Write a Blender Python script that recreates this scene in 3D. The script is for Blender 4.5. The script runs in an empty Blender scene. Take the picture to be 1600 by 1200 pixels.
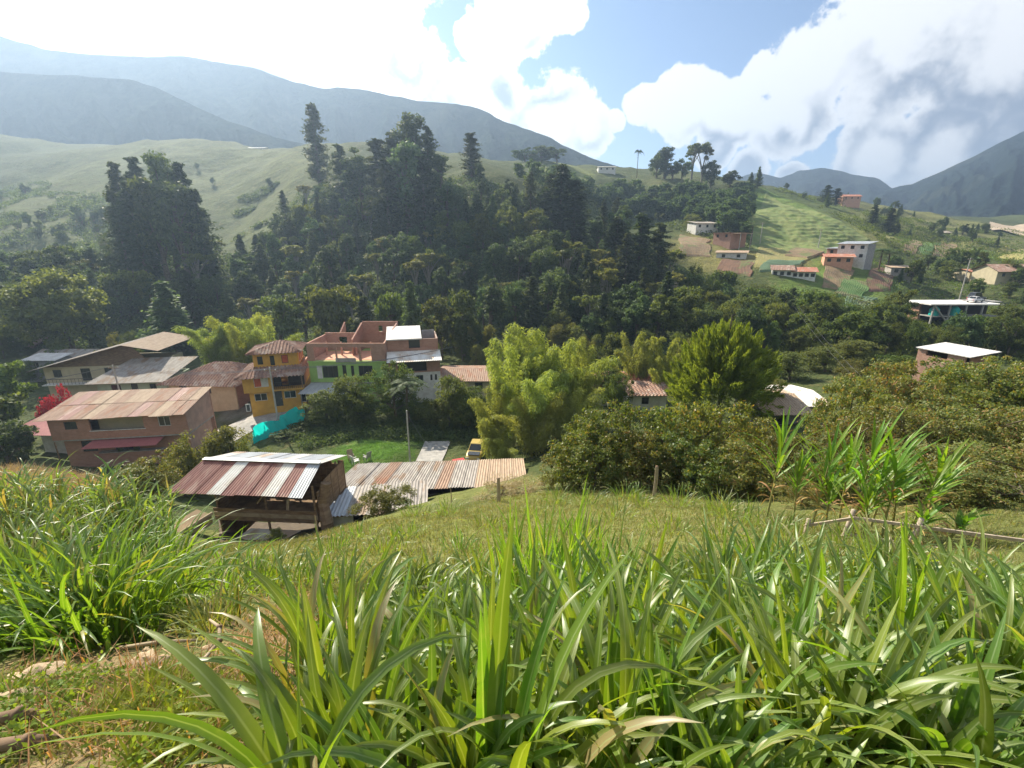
import bpy, math, random
import numpy as np
from mathutils import Vector, Matrix
SC = bpy.context.scene
COL = SC.collection
rad = math.radians
rng = np.random.default_rng(7)
random.seed(7)

# ------------------------------------------------------------------ camera
F, PITCH = 720.0, rad(17.0)
CP, SP = math.cos(PITCH), math.sin(PITCH)
cam_d = bpy.data.cameras.new('camera')
cam_d.sensor_width = 36.0
cam_d.lens = 36.0 * F / 1600.0
cam_d.clip_start = 0.05
cam_d.clip_end = 12000
cam = bpy.data.objects.new('camera', cam_d)
COL.objects.link(cam)
cam.rotation_euler = (rad(90) - PITCH, 0, 0)
SC.camera = cam

# ------------------------------------------------------------------ light
SUN_AZ, SUN_EL = rad(-36), rad(38)          # azimuth from +Y towards +X
SUN = Vector((math.sin(SUN_AZ) * math.cos(SUN_EL), math.cos(SUN_AZ) * math.cos(SUN_EL), math.sin(SUN_EL)))
sl = bpy.data.lights.new('sun', 'SUN')
sl.energy = 4.6
sl.angle = rad(0.53)
sl.color = (1.0, 0.91, 0.74)
so = bpy.data.objects.new('sun', sl)
COL.objects.link(so)
so.rotation_euler = SUN.to_track_quat('Z', 'Y').to_euler()

vs = SC.view_settings
vs.view_transform = 'Standard'
vs.look = 'None'
vs.exposure = 1.3
vs.gamma = 1.0
vs.use_curve_mapping = False
cy = SC.cycles
cy.use_denoising = True
cy.max_bounces = 6
cy.diffuse_bounces = 3
cy.glossy_bounces = 2
cy.transmission_bounces = 4
cy.transparent_max_bounces = 6
cy.volume_bounces = 0
cy.sample_clamp_indirect = 6.0
cy.caustics_reflective = False
cy.caustics_refractive = False
cy.use_adaptive_sampling = True
cy.adaptive_threshold = 0.02

# ------------------------------------------------------------------ node helper
class S:
    """wraps a socket of a node tree and builds math nodes"""
    def __init__(s, nt, sock): s.nt, s.k = nt, sock
    def _m(s, op, *a, clamp=False):
        n = s.nt.nodes.new('ShaderNodeMath'); n.operation = op; n.use_clamp = clamp
        for i, x in enumerate((s,) + a):
            if isinstance(x, S): s.nt.links.new(x.k, n.inputs[i])
            else: n.inputs[i].default_value = x
        return S(s.nt, n.outputs[0])
    def __add__(s, o): return s._m('ADD', o)
    def __sub__(s, o): return s._m('SUBTRACT', o)
    def __mul__(s, o): return s._m('MULTIPLY', o)
    def __truediv__(s, o): return s._m('DIVIDE', o)
    def max(s, o): return s._m('MAXIMUM', o)
    def min(s, o): return s._m('MINIMUM', o)
    def smax(s, o, d): return s._m('SMOOTH_MAX', o, d)
    def pow(s, o): return s._m('POWER', o)
    def clamp(s): return s._m('ADD', 0.0, clamp=True)
    def step(s, a, b):
        n = s.nt.nodes.new('ShaderNodeMapRange'); n.interpolation_type = 'SMOOTHSTEP'
        s.nt.links.new(s.k, n.inputs[0]); n.inputs[1].default_value = a; n.inputs[2].default_value = b
        return S(s.nt, n.outputs[0])

def mixc(nt, fac, a, b, mode='MIX'):
    n = nt.nodes.new('ShaderNodeMix'); n.data_type = 'RGBA'; n.blend_type = mode
    for idx, x in ((0, fac), (6, a), (7, b)):
        if isinstance(x, S): nt.links.new(x.k, n.inputs[idx])
        elif hasattr(x, 'is_output'): nt.links.new(x, n.inputs[idx])
        elif isinstance(x, (int, float)): n.inputs[idx].default_value = x
        else: n.inputs[idx].default_value = (*x, 1)
    return n.outputs[2]

def vmath(nt, op, a, b=None, scale=None):
    n = nt.nodes.new('ShaderNodeVectorMath'); n.operation = op
    for i, x in ((0, a), (1, b)):
        if x is None: continue
        if hasattr(x, 'is_output'): nt.links.new(x, n.inputs[i])
        else: n.inputs[i].default_value = tuple(x)
    if scale is not None: n.inputs[3].default_value = scale
    return n.outputs[0], n.outputs[1]

def noise(nt, vec, scale, detail=5, rough=0.55, lac=2.0, dist=0.0):
    n = nt.nodes.new('ShaderNodeTexNoise')
    if vec is not None: nt.links.new(vec, n.inputs['Vector'])
    n.inputs['Scale'].default_value = scale; n.inputs['Detail'].default_value = detail
    n.inputs['Roughness'].default_value = rough; n.inputs['Lacunarity'].default_value = lac
    n.inputs['Distortion'].default_value = dist
    return n

def ray(px, py):
    u, v = (px - 800) / F, (600 - py) / F
    return Vector((u, CP + v * SP, -SP + v * CP))
def P(px, py, D): return ray(px, py) * D
def project(p):
    """world -> (px, py, depth); numpy arrays allowed"""
    x, y, z = p
    d = y * CP - z * SP
    v = y * SP + z * CP
    return 800 + F * x / d, 600 - F * v / d, d

# ------------------------------------------------------------------ sky
w = bpy.data.worlds.new('World')
SC.world = w
w.use_nodes = True
nt = w.node_tree
nt.nodes.clear()
out = nt.nodes.new('ShaderNodeOutputWorld')
bg = nt.nodes.new('ShaderNodeBackground')
nt.links.new(bg.outputs[0], out.inputs[0])
sky = nt.nodes.new('ShaderNodeTexSky')
sky.sky_type = 'NISHITA'
sky.sun_disc = False
sky.sun_elevation = SUN_EL
sky.sun_rotation = SUN_AZ % (2 * math.pi)
sky.altitude = 1800
sky.air_density = 1.0
sky.dust_density = 0.15
sky.ozone_density = 2.0
SKY_K = 0.06
tc = nt.nodes.new('ShaderNodeTexCoord')
dirv = vmath(nt, 'NORMALIZE', tc.outputs['Generated'])[0]
# cumulus banks: (px, py, radius px, weight)
BL = [(1420, 75, 190), (1560, 95, 200), (1270, 110, 105), (1190, 118, 45), (1480, 215, 125), (1370, 240, 95), (1590, 215, 110),
      (1060, 168, 72), (1140, 180, 72), (1005, 160, 40), (1235, 195, 85), (1120, 235, 40), (1170, 265, 45), (1240, 278, 40),
      (850, 195, 95), (770, 165, 90), (920, 208, 52), (960, 190, 22), (690, 150, 80),
      (800, 30, 92), (870, 0, 62), (740, 62, 42),
      (360, 30, 330), (560, 40, 150), (130, 50, 170), (640, 110, 80),
      (1700, 250, 200), (1800, 50, 300), (-200, 60, 260)]
def cloud_density(nt, dv, detail):
    acc = None
    for (px, py, r) in BL:
        c = ray(px, py)
        k = c.length
        c = c / k
        d = S(nt, vmath(nt, 'DISTANCE', dv, c)[1])
        m = (d * (-F * k * (1 + (k - 1) * .5) / (r * .86))) + 1.0
        acc = m if acc is None else acc.max(m)
    acc = acc.max(-1.0)
    n1 = noise(nt, dv, 6.5, detail, 0.62)
    n2 = noise(nt, dv, 2.2, 3, 0.5)
    sep = nt.nodes.new('ShaderNodeSeparateXYZ'); nt.links.new(dv, sep.inputs[0])
    back = S(nt, sep.outputs[1])._m('LESS_THAN', 0.3)     # unseen broken cloud behind and beside, cover raised as fill light for facades
    acc = acc.max((S(nt, n2.outputs[0]) - 0.46) * 6.0 * back - (back * -1.0 + 1.0) * 3.0)
    n3 = noise(nt, dv, 24.0, max(2, detail - 4), 0.6)
    return acc.min(0.9) + (S(nt, n1.outputs[0]) - 0.5) * 1.9 + (S(nt, n3.outputs[0]) - 0.5) * 0.55
d0 = cloud_density(nt, dirv, 10)
d1v = vmath(nt, 'NORMALIZE', vmath(nt, 'ADD', dirv, (-0.055, 0, 0.085))[0])[0]
d1 = cloud_density(nt, d1v, 5)
alpha = d0.step(0.0, 0.13)
shade = (d1 - d0).step(-0.55, 0.15) * d0.step(0.10, 0.55)
sd = vmath(nt, 'DOT_PRODUCT', dirv, tuple(SUN))[1]
glow = S(nt, sd).max(0.0).pow(10.0) * 2.2 + (S(nt, sd) * -1.0).max(0.0) * 1.0 + 1.0  # also brightens the unseen clouds opposite the sun, as fill light
ccol = mixc(nt, shade, (0.46, 0.46, 0.46), (0.125, 0.145, 0.185))
gl = nt.nodes.new('ShaderNodeCombineColor')
for i in range(3): nt.links.new(glow.k, gl.inputs[i])
ccol = mixc(nt, 1.0, ccol, gl.outputs[0], 'MULTIPLY')
skyc = vmath(nt, 'SCALE', sky.outputs[0], scale=SKY_K)[0]
fin = mixc(nt, alpha, skyc, ccol)
nt.links.new(fin, bg.inputs[0])
bg.inputs[1].default_value = 1.0

# ------------------------------------------------------------------ object helpers
def tag(o, label=None, cat=None, group=None, kind=None):
    if label: o['label'] = label
    if cat: o['category'] = cat
    if group: o['group'] = group
    if kind: o['kind'] = kind
    return o
def link(o, parent=None):
    COL.objects.link(o)
    if parent is not None: o.parent = parent
    return o
def empty(name, loc=(0, 0, 0), rz=0.0, scale=1.0):
    o = bpy.data.objects.new(name, None)
    o.empty_display_size = 0.2
    o.location = loc; o.rotation_euler = (0, 0, rz)
    o.scale = (scale,) * 3 if isinstance(scale, (int, float)) else scale
    return link(o)
def mesh_np(name, v, f, mat=None, smooth=False):
    """v (n,3), f (m,k) equal-sided faces"""
    v = np.asarray(v, dtype=np.float32); f = np.asarray(f, dtype=np.int32)
    me = bpy.data.meshes.new(name)
    m, k = f.shape
    me.vertices.add(len(v)); me.vertices.foreach_set('co', v.ravel())
    me.loops.add(m * k); me.loops.foreach_set('vertex_index', f.ravel())
    me.polygons.add(m); me.polygons.foreach_set('loop_start', np.arange(0, m * k, k, dtype=np.int32))
    if smooth: me.polygons.foreach_set('use_smooth', np.ones(m, dtype=bool))
    me.update(calc_edges=True)
    if mat: me.materials.append(mat)
    return me
def obj(name, me, parent=None, loc=None):
    o = bpy.data.objects.new(name, me)
    if loc is not None: o.location = loc
    return link(o, parent)

class MB:
    def __init__(s): s.v, s.f = [], []
    def face(s, pts):
        i = len(s.v); s.v += [tuple(p) for p in pts]; s.f.append(list(range(i, i + len(pts)))); return s
    def box(s, x0, x1, y0, y1, z0, z1):
        i = len(s.v)
        s.v += [(x0, y0, z0), (x1, y0, z0), (x1, y1, z0), (x0, y1, z0), (x0, y0, z1), (x1, y0, z1), (x1, y1, z1), (x0, y1, z1)]
        s.f += [[i + a for a in q] for q in ((0, 3, 2, 1), (4, 5, 6, 7), (0, 1, 5, 4), (1, 2, 6, 5), (2, 3, 7, 6), (3, 0, 4, 7))]
        return s
    def hexa(s, p):                       # 8 points, bottom ring then top ring
        i = len(s.v); s.v += [tuple(q) for q in p]
        s.f += [[i + a for a in q] for q in ((0, 3, 2, 1), (4, 5, 6, 7), (0, 1, 5, 4), (1, 2, 6, 5), (2, 3, 7, 6), (3, 0, 4, 7))]
        return s
    def tube(s, pts, r, n=6, caps=True):
        pts = [Vector(p) for p in pts]
        rs = r if isinstance(r, (list, tuple)) else [r] * len(pts)
        base = len(s.v)
        for k, p in enumerate(pts):
            t = (pts[min(k + 1, len(pts) - 1)] - pts[max(k - 1, 0)]).normalized()
            a = t.cross(Vector((0, 0, 1)) if abs(t.z) < .9 else Vector((1, 0, 0))).normalized()
            b = t.cross(a)
            for j in range(n):
                q = p + (a * math.cos(2 * math.pi * j / n) + b * math.sin(2 * math.pi * j / n)) * rs[k]
                s.v.append(tuple(q))
        for k in range(len(pts) - 1):
            for j in range(n):
                s.f.append([base + k * n + j, base + k * n + (j + 1) % n, base + (k + 1) * n + (j + 1) % n, base + (k + 1) * n + j])
        if caps:
            s.f.append([base + j for j in range(n)][::-1]); s.f.append([base + (len(pts) - 1) * n + j for j in range(n)])
        return s
    def bar(s, a, b, wx, wz):
        a, b = Vector(a), Vector(b)
        t = (b - a).normalized()
        sx = t.cross(Vector((0, 0, 1)) if abs(t.z) < .95 else Vector((1, 0, 0))).normalized() * (wx / 2)
        sz = sx.cross(t).normalized() * (wz / 2)
        return s.hexa([a - sx - sz, a + sx - sz, b + sx - sz, b - sx - sz, a - sx + sz, a + sx + sz, b + sx + sz, b - sx + sz])
    def mesh(s, name, mat, smooth=False):
        me = bpy.data.meshes.new(name); me.from_pydata(s.v, [], s.f); me.update()
        if mat: me.materials.append(mat)
        if smooth: me.shade_smooth()
        return me
    def build(s, name, mat, parent=None, smooth=False):
        return obj(name, s.mesh(name, mat, smooth), parent)

# ------------------------------------------------------------------ materials
M = {}
def newmat(name):
    m = bpy.data.materials.new(name); m.use_nodes = True
    nt = m.node_tree; nt.nodes.clear()
    o = nt.nodes.new('ShaderNodeOutputMaterial')
    M[name] = m
    return m, nt, o
def mat(name, c1, c2=None, scale=3.0, rough=0.85, detail=6, bump=0.0, bscale=None, metal=0.0, lo=.35, hi=.65, stretch=None, spec=0.3, c3=None):
    m, nt, o = newmat(name)
    p = nt.nodes.new('ShaderNodeBsdfPrincipled')
    nt.links.new(p.outputs[0], o.inputs[0])
    p.inputs['Roughness'].default_value = rough
    p.inputs['Metallic'].default_value = metal
    p.inputs['Specular IOR Level'].default_value = spec
    if c2 is None: c2 = tuple(x * .72 for x in c1)
    t = nt.nodes.new('ShaderNodeTexCoord')
    vec = t.outputs['Object']
    if stretch:
        mp = nt.nodes.new('ShaderNodeMapping'); nt.links.new(vec, mp.inputs[0]); mp.inputs['Scale'].default_value = stretch
        vec = mp.outputs[0]
    n = noise(nt, vec, scale, detail, .6)
    col = mixc(nt, S(nt, n.outputs[0]).step(lo, hi), c1, c2)
    if c3 is not None:
        n3 = noise(nt, vec, scale * .37, 4, .6)
        col = mixc(nt, S(nt, n3.outputs[0]).step(.52, .62), col, c3)
    nt.links.new(col, p.inputs['Base Color'])
    if bump:
        b = nt.nodes.new('ShaderNodeBump'); b.inputs['Strength'].default_value = bump
        n2 = noise(nt, t.outputs['Object'], bscale or scale * 4, 5, .6)
        nt.links.new(n2.outputs[0], b.inputs['Height']); nt.links.new(b.outputs[0], p.inputs['Normal'])
    return m
def brickmat(name, c1, c2, mortar, scale=1.0, stain=(.2, .1, .07)):
    m, nt, o = newmat(name)
    p = nt.nodes.new('ShaderNodeBsdfPrincipled'); nt.links.new(p.outputs[0], o.inputs[0])
    p.inputs['Roughness'].default_value = .9; p.inputs['Specular IOR Level'].default_value = .2
    t = nt.nodes.new('ShaderNodeTexCoord')
    # facade coordinates: along the wall whichever way it faces, and up
    g = nt.nodes.new('ShaderNodeSeparateXYZ'); nt.links.new(t.outputs['Object'], g.inputs[0])
    cx = nt.nodes.new('ShaderNodeCombineXYZ')
    nt.links.new((S(nt, g.outputs[0]) + S(nt, g.outputs[1])).k, cx.inputs[0]); nt.links.new(g.outputs[2], cx.inputs[1])
    b = nt.nodes.new('ShaderNodeTexBrick'); nt.links.new(cx.outputs[0], b.inputs['Vector'])
    b.inputs['Scale'].default_value = scale
    b.inputs['Brick Width'].default_value = .33; b.inputs['Row Height'].default_value = .17; b.inputs['Mortar Size'].default_value = .012
    b.inputs['Color1'].default_value = (*c1, 1); b.inputs['Color2'].default_value = (*c2, 1); b.inputs['Mortar'].default_value = (*mortar, 1)
    n = noise(nt, t.outputs['Object'], .8, 5, .6)
    col = mixc(nt, S(nt, n.outputs[0]).step(.5, .75) * .5, b.outputs[0], stain)
    nt.links.new(col, p.inputs['Base Color'])
    return m
def leafmat(name, c1, c2, trans=.45, rough=.5, tcol=None, vary=.35, spec=.35, c3=None, c3amt=.12, rib=None):
    m, nt, o = newmat(name)
    g = nt.nodes.new('ShaderNodeNewGeometry'); oi = nt.nodes.new('ShaderNodeObjectInfo')
    isl = S(nt, g.outputs['Random Per Island'])
    col = mixc(nt, isl, c1, c2)
    if c3 is not None:
        col = mixc(nt, (isl * 7.13)._m('FRACT').step(1 - c3amt * 1.5, 1 - c3amt * .5), col, c3)
    if rib is not None:
        ra = nt.nodes.new('ShaderNodeAttribute'); ra.attribute_name = 'rib'
        col = mixc(nt, S(nt, ra.outputs['Fac']).step(.80, .97) * .75, col, rib)
        tn = nt.nodes.new('ShaderNodeTexCoord')
        col = mixc(nt, S(nt, noise(nt, tn.outputs['Object'], 9, 4, .6).outputs[0]).step(.5, .72) * .4, col, (.30, .30, .12))
    hs = nt.nodes.new('ShaderNodeHueSaturation'); nt.links.new(col, hs.inputs['Color'])
    r = S(nt, oi.outputs['Random'])
    nt.links.new((r * vary + (1 - vary / 2)).k, hs.inputs['Value'])
    nt.links.new(((r * 5.3)._m('FRACT') * .05 + .475).k, hs.inputs['Hue'])
    p = nt.nodes.new('ShaderNodeBsdfPrincipled'); nt.links.new(hs.outputs[0], p.inputs['Base Color'])
    p.inputs['Roughness'].default_value = rough; p.inputs['Specular IOR Level'].default_value = spec
    tr = nt.nodes.new('ShaderNodeBsdfTranslucent')
    tc2 = mixc(nt, 1.0, hs.outputs[0], tcol or (1.5, 1.35, .5), 'MULTIPLY'); nt.links.new(tc2, tr.inputs[0])
    mx = nt.nodes.new('ShaderNodeMixShader'); mx.inputs[0].default_value = trans
    nt.links.new(p.outputs[0], mx.inputs[1]); nt.links.new(tr.outputs[0], mx.inputs[2]); nt.links.new(mx.outputs[0], o.inputs[0])
    return m

leafmat('leaf_dark', (.06, .098, .042), (.125, .17, .068), .4, .6, spec=.15, vary=.6, tcol=(1.35, 1.3, .6))
leafmat('leaf_mid', (.075, .11, .03), (.14, .18, .05), .42, .6, spec=.15, vary=.5)
leafmat('leaf_olive', (.11, .14, .04), (.19, .20, .06), .45, .55, spec=.2)
leafmat('leaf_pale', (.12, .175, .055), (.19, .25, .085), .45, .6, spec=.15)
leafmat('leaf_conifer', (.038, .06, .028), (.075, .1, .042), .34, .6, spec=.15)
leafmat('leaf_bamboo', (.21, .27, .065), (.33, .38, .12), .5, .6, spec=.2)
leafmat('leaf_lime', (.15, .21, .03), (.27, .32, .06), .5, .6, spec=.2)
leafmat('leaf_shrub', (.10, .145, .035), (.2, .23, .055), .45, .45, c3=(.3, .22, .06), c3amt=.10, vary=.45)
leafmat('leaf_brown', (.12, .155, .045), (.23, .24, .07), .42, .5, c3=(.33, .2, .08), c3amt=.12, vary=.4)
leafmat('leaf_dry', (.30, .24, .12), (.42, .33, .18), .35, .6, vary=.25)
leafmat('leaf_red', (.45, .04, .08), (.55, .08, .12), .3, .5, tcol=(1.2, .5, .6), vary=.1)
leafmat('leaf_cane', (.13, .22, .05), (.22, .31, .08), .42, .42, spec=.8, c3=(.4, .33, .12), c3amt=.1)
leafmat('leaf_grass', (.12, .20, .03), (.21, .30, .05), .47, .42, spec=.8, tcol=(1.45, 1.45, .25), c3=(.36, .32, .14), c3amt=.07, rib=(.34, .42, .2))
leafmat('leaf_meadow', (.14, .20, .04), (.26, .28, .08), .4, .5, c3=(.36, .30, .15), c3amt=.2)
leafmat('leaf_lawn', (.09, .2, .03), (.14, .27, .045), .35, .5)
mat('bark', (.10, .075, .05), (.17, .14, .10), 6, .95, bump=.5)
mat('bark_pale', (.28, .26, .21), (.18, .16, .13), 5, .95, bump=.3)
mat('culm', (.22, .24, .07), (.3, .27, .1), 5, .6)
w.cycles.sampling_method = 'MANUAL'
w.cycles.sample_map_resolution = 256
# ------------------------------------------------------------------ terrain: heights from surveyed points
CPX = [  # (px, py, depth) points of the ground
    (100, 1100, 2.6), (300, 1150, 2.1), (800, 1190, 1.75), (1300, 1180, 1.7), (1550, 1120, 2.1),
    (430, 980, 4.2), (130, 1040, 3.6), (900, 1000, 3.8), (1300, 1000, 3.6), (60, 960, 5.5),
    (400, 870, 12), (150, 880, 9.5), (700, 880, 10), (1000, 880, 8.5), (1200, 900, 7), (1450, 880, 8.6), (1590, 890, 8.2),
    (600, 812, 21), (430, 850, 26), (330, 830, 28), (800, 790, 21.5), (950, 772, 22), (1100, 790, 19), (1200, 830, 13), (1330, 850, 11.5), (1450, 865, 10.6),
    (520, 830, 27), (0, 745, 30), (150, 790, 24), (60, 800, 20),
    (575, 712, 48), (520, 735, 46), (640, 720, 47), (745, 708, 49), (690, 725, 45),
    (440, 645, 60), (380, 650, 60), (300, 690, 57), (112, 722, 51.5), (20, 700, 54), (560, 640, 60), (700, 640, 60),
    (100, 612, 76), (250, 612, 72),
    (300, 548, 92), (650, 540, 92), (100, 545, 95), (450, 545, 92), (850, 545, 90),
    (430, 480, 112), (600, 440, 120), (750, 400, 128), (900, 420, 125), (260, 440, 125), (300, 470, 112), (100, 470, 118),
    (740, 280, 155), (640, 300, 160), (560, 320, 158), (480, 275, 190), (860, 330, 150), (450, 330, 165), (950, 380, 150),
    (50, 400, 150), (150, 395, 150), (100, 320, 215), (20, 330, 210), (300, 330, 205), (400, 345, 190), (330, 240, 265), (220, 255, 265), (450, 262, 225), (120, 255, 290),
    (450, 240, 300), (250, 225, 340), (100, 215, 380), (0, 240, 350), (0, 200, 420),
    (850, 262, 265), (950, 268, 285), (1060, 275, 275), (1190, 292, 275), (780, 270, 230), (1130, 290, 280),
    (1000, 350, 195), (900, 320, 190), (1050, 420, 150), (1060, 370, 180), (1000, 300, 245), (1100, 330, 230),
    (1095, 360, 178), (1140, 383, 162), (1190, 400, 150), (1240, 435, 132), (1150, 440, 135), (1325, 408, 142), (1280, 400, 150),
    (1230, 390, 175), (1270, 340, 215), (1200, 330, 235), (1350, 378, 188), (1380, 420, 160), (1310, 440, 135), (1360, 450, 128),
    (1300, 315, 340), (1420, 330, 340), (1540, 355, 330), (1600, 375, 320), (1350, 340, 290), (1460, 385, 235), (1520, 380, 240), (1470, 350, 280),
    (1590, 432, 150), (1490, 492, 112), (1590, 490, 115), (1430, 470, 125), (1300, 490, 112), (1400, 520, 100), (1200, 490, 110), (1150, 520, 95),
    (1000, 560, 80), (1100, 560, 80), (1250, 570, 72), (1450, 590, 60), (1580, 600, 55), (1590, 520, 95),
    (990, 620, 62), (1230, 655, 46), (1100, 660, 50), (870, 690, 46), (1000, 720, 36), (1150, 740, 30), (1290, 720, 28), (1450, 700, 27), (1590, 690, 27),
    (1450, 790, 16), (1590, 800, 14), (1280, 790, 18),
]
ctrl = [tuple(P(*c)) for c in CPX]
ctrl += [(-40, -10, -4), (40, -10, -4), (0, -20, 7), (-15, -3, -1.0), (15, -3, -1.8), (-60, -60, 20), (60, -60, 20), (0, -200, 70), (-3, -2, -.7), (3, -2, -.8),
         (-200, -30, 0), (200, -30, 10), (-300, -300, 90), (300, -300, 90), (-120, 20, -22), (130, 30, -10), (-200, 60, -15), (200, 80, 0),
         (-700, 100, 20), (700, 100, 20), (0, -900, 200), (-900, -900, 100), (900, -900, 100)]
for az in range(-70, 71, 14):
    for r_, z_ in ((700, 25), (1400, 10), (2400, 5)):
        ctrl.append((r_ * math.sin(rad(az)), r_ * math.cos(rad(az)), z_))
ctrl = np.array(ctrl)
def _feat(x, y):
    r = np.sqrt(x * x + y * y) + .3
    return np.stack([1.9 * x / r, 1.9 * y / r, np.log(r)], -1), r
_cf, _cr = _feat(ctrl[:, 0], ctrl[:, 1])
_cs = (ctrl[:, 2] + 1.6) / _cr
_n = len(ctrl)
_d = np.linalg.norm(_cf[:, None] - _cf[None], axis=-1)
_A = np.zeros((_n + 4, _n + 4))
_A[:_n, :_n] = _d ** 3 + np.eye(_n) * 2e-3
_A[:_n, _n] = 1; _A[:_n, _n + 1:] = _cf
_A[_n, :_n] = 1; _A[_n + 1:, :_n] = _cf.T
_w = np.linalg.solve(_A, np.concatenate([_cs, np.zeros(4)]))

def vnoise(x, y, seed=0):
    """smooth value noise, vectorised"""
    xi, yi = np.floor(x).astype(np.int64), np.floor(y).astype(np.int64)
    fx, fy = x - xi, y - yi
    fx = fx * fx * (3 - 2 * fx); fy = fy * fy * (3 - 2 * fy)
    def h(a, b):
        n = (a * 374761393 + b * 668265263 + seed * 1442695041) & 0x7fffffff
        n = ((n ^ (n >> 13)) * 1274126177) & 0x7fffffff
        return ((n ^ (n >> 16)) & 0xffff) / 65535.0 - .5
    return (h(xi, yi) * (1 - fx) + h(xi + 1, yi) * fx) * (1 - fy) + (h(xi, yi + 1) * (1 - fx) + h(xi + 1, yi + 1) * fx) * fy
def fbm(x, y, o=4, seed=0):
    t, a = 0, 1.0
    for k in range(o):
        t = t + a * vnoise(x * 2 ** k, y * 2 ** k, seed + k); a *= .5
    return t
MOUND = P(575, 712, 48)
def H(x, y, detail=True):
    x = np.atleast_1d(np.asarray(x, float)); y = np.atleast_1d(np.asarray(y, float))
    f, r = _feat(x, y)
    s = np.zeros(len(x))
    for i in range(0, len(x), 20000):
        d = np.linalg.norm(f[i:i + 20000, None] - _cf[None], axis=-1)
        s[i:i + 20000] = d ** 3 @ _w[:_n] + _w[_n] + f[i:i + 20000] @ _w[_n + 1:]
    z = s * r - 1.6
    z = z + 0.75 * np.exp(-(((x - MOUND.x) / 4.6) ** 2 + ((y - MOUND.y) / 4.0) ** 2))
    if detail:
        z = z + .10 * fbm(x * .9, y * .9, 4, 3) * np.clip(r / 2, .25, 1) + np.clip(r / 260, 0, 1) ** 1.2 * (9 * fbm(x / 55, y / 55, 4, 9) + 1.6 * fbm(x / 11, y / 11, 3, 19))
    return z
az_f = np.linspace(-58, 58, 330)
az_b = np.linspace(58, 302, 60)[1:-1]
AZ = np.radians(np.concatenate([az_f, az_b]))
RR = np.geomspace(.5, 2450, 330)
gx = (np.sin(AZ)[None] * RR[:, None]).ravel(); gy = (np.cos(AZ)[None] * RR[:, None]).ravel()
gz = H(gx, gy)
_GZ = gz.reshape(len(RR), len(AZ))[:, :330]
_H0 = H
def H(x, y):
    """height of the built ground sheet (in front of the camera)"""
    x = np.atleast_1d(np.asarray(x, float)); y = np.atleast_1d(np.asarray(y, float))
    a = (np.degrees(np.arctan2(x, y)) + 58) / 116 * 329
    b = np.log(np.hypot(x, y).clip(.5) / .5) / math.log(2450 / .5) * 329
    a = a.clip(0, 328.999); b = b.clip(0, 328.999)
    i, j = b.astype(int), a.astype(int); fb, fa = b - i, a - j
    return (_GZ[i, j] * (1 - fa) + _GZ[i, j + 1] * fa) * (1 - fb) + (_GZ[i + 1, j] * (1 - fa) + _GZ[i + 1, j + 1] * fa) * fb
def h1(x, y): return float(H(x, y)[0])
_ts = np.geomspace(1.0, 500, 700)
def hit(px, py):
    """where the line of sight through a pixel meets the ground"""
    q = ray(px, py)
    z = H(q.x * _ts, q.y * _ts)
    below = np.nonzero(q.z * _ts < z)[0]
    if not len(below): return None
    k = below[0]
    if k == 0: return q * _ts[0]
    a, b = _ts[k - 1], _ts[k]
    for _ in range(14):
        m = (a + b) / 2
        if q.z * m < h1(q.x * m, q.y * m): b = m
        else: a = m
    return q * b
def G(px, D):
    """point of the ground in picture column px at depth D"""
    lo, hi = 0.0, 1400.0
    for _ in range(26):
        m = (lo + hi) / 2
        p = P(px, m, D)
        if p.z > h1(p.x, p.y): lo = m
        else: hi = m
    p = P(px, (lo + hi) / 2, D)
    return Vector((p.x, p.y, h1(p.x, p.y)))

def inpoly(px, py, poly):
    poly = np.asarray(poly, float); ins = np.zeros(px.shape, bool)
    j = len(poly) - 1
    for i in range(len(poly)):
        xi, yi = poly[i]; xj, yj = poly[j]
        c = ((yi > py) != (yj > py)) & (px < (xj - xi) * (py - yi) / (yj - yi + 1e-9) + xi)
        ins ^= c; j = i
    return ins

# ground zones (albedo of what grows or lies there)
Z = [  # (polygon in picture, depth range, colour)
    ([(0, 1200), (0, 1030), (130, 1010), (330, 1050), (420, 960), (480, 930), (520, 1000), (450, 1100), (400, 1200)], (0, 9), (.34, .24, .13)),
    ([(250, 905), (430, 835), (560, 820), (780, 775), (900, 765), (1010, 775), (1180, 815), (1260, 840), (1600, 870), (1600, 900), (1200, 900), (900, 900), (500, 920)], (5.5, 40), (.20, .215, .06)),
    ([(0, 760), (0, 720), (90, 720), (160, 745), (150, 770)], (18, 45), (.32, .27, .11)),
    ([(400, 800), (660, 700), (650, 680), (560, 690), (500, 712), (480, 760)], (40, 54), (.10, .20, .03)),
    ([(330, 655), (480, 632), (480, 622), (360, 638), (250, 700), (300, 720)], (50, 68), (.24, .23, .22)),
    ([(0, 300), (200, 225), (400, 235), (520, 240), (520, 300), (400, 400), (330, 330), (180, 430), (0, 430)], (120, 330), (.115, .135, .05)),
    ([(1180, 300), (1200, 290), (1370, 375), (1280, 400), (1150, 390)], (165, 300), (.17, .25, .06)),
    ([(1050, 360), (1290, 395), (1260, 415), (1180, 445), (1050, 405)], (140, 200), (.22, .2, .07)),
    ([(1280, 400), (1400, 430), (1380, 480), (1180, 470), (1200, 440)], (100, 150), (.15, .22, .05)),
    ([(1300, 310), (1420, 320), (1600, 375), (1600, 420), (1380, 400), (1350, 370)], (180, 420), (.22, .22, .08)),
    ([(830, 255), (960, 262), (900, 290), (830, 275)], (200, 330), (.2, .23, .07)),
    ([(1000, 285), (1110, 300), (1090, 312), (1000, 298)], (200, 330), (.25, .24, .09)),
]
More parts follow.
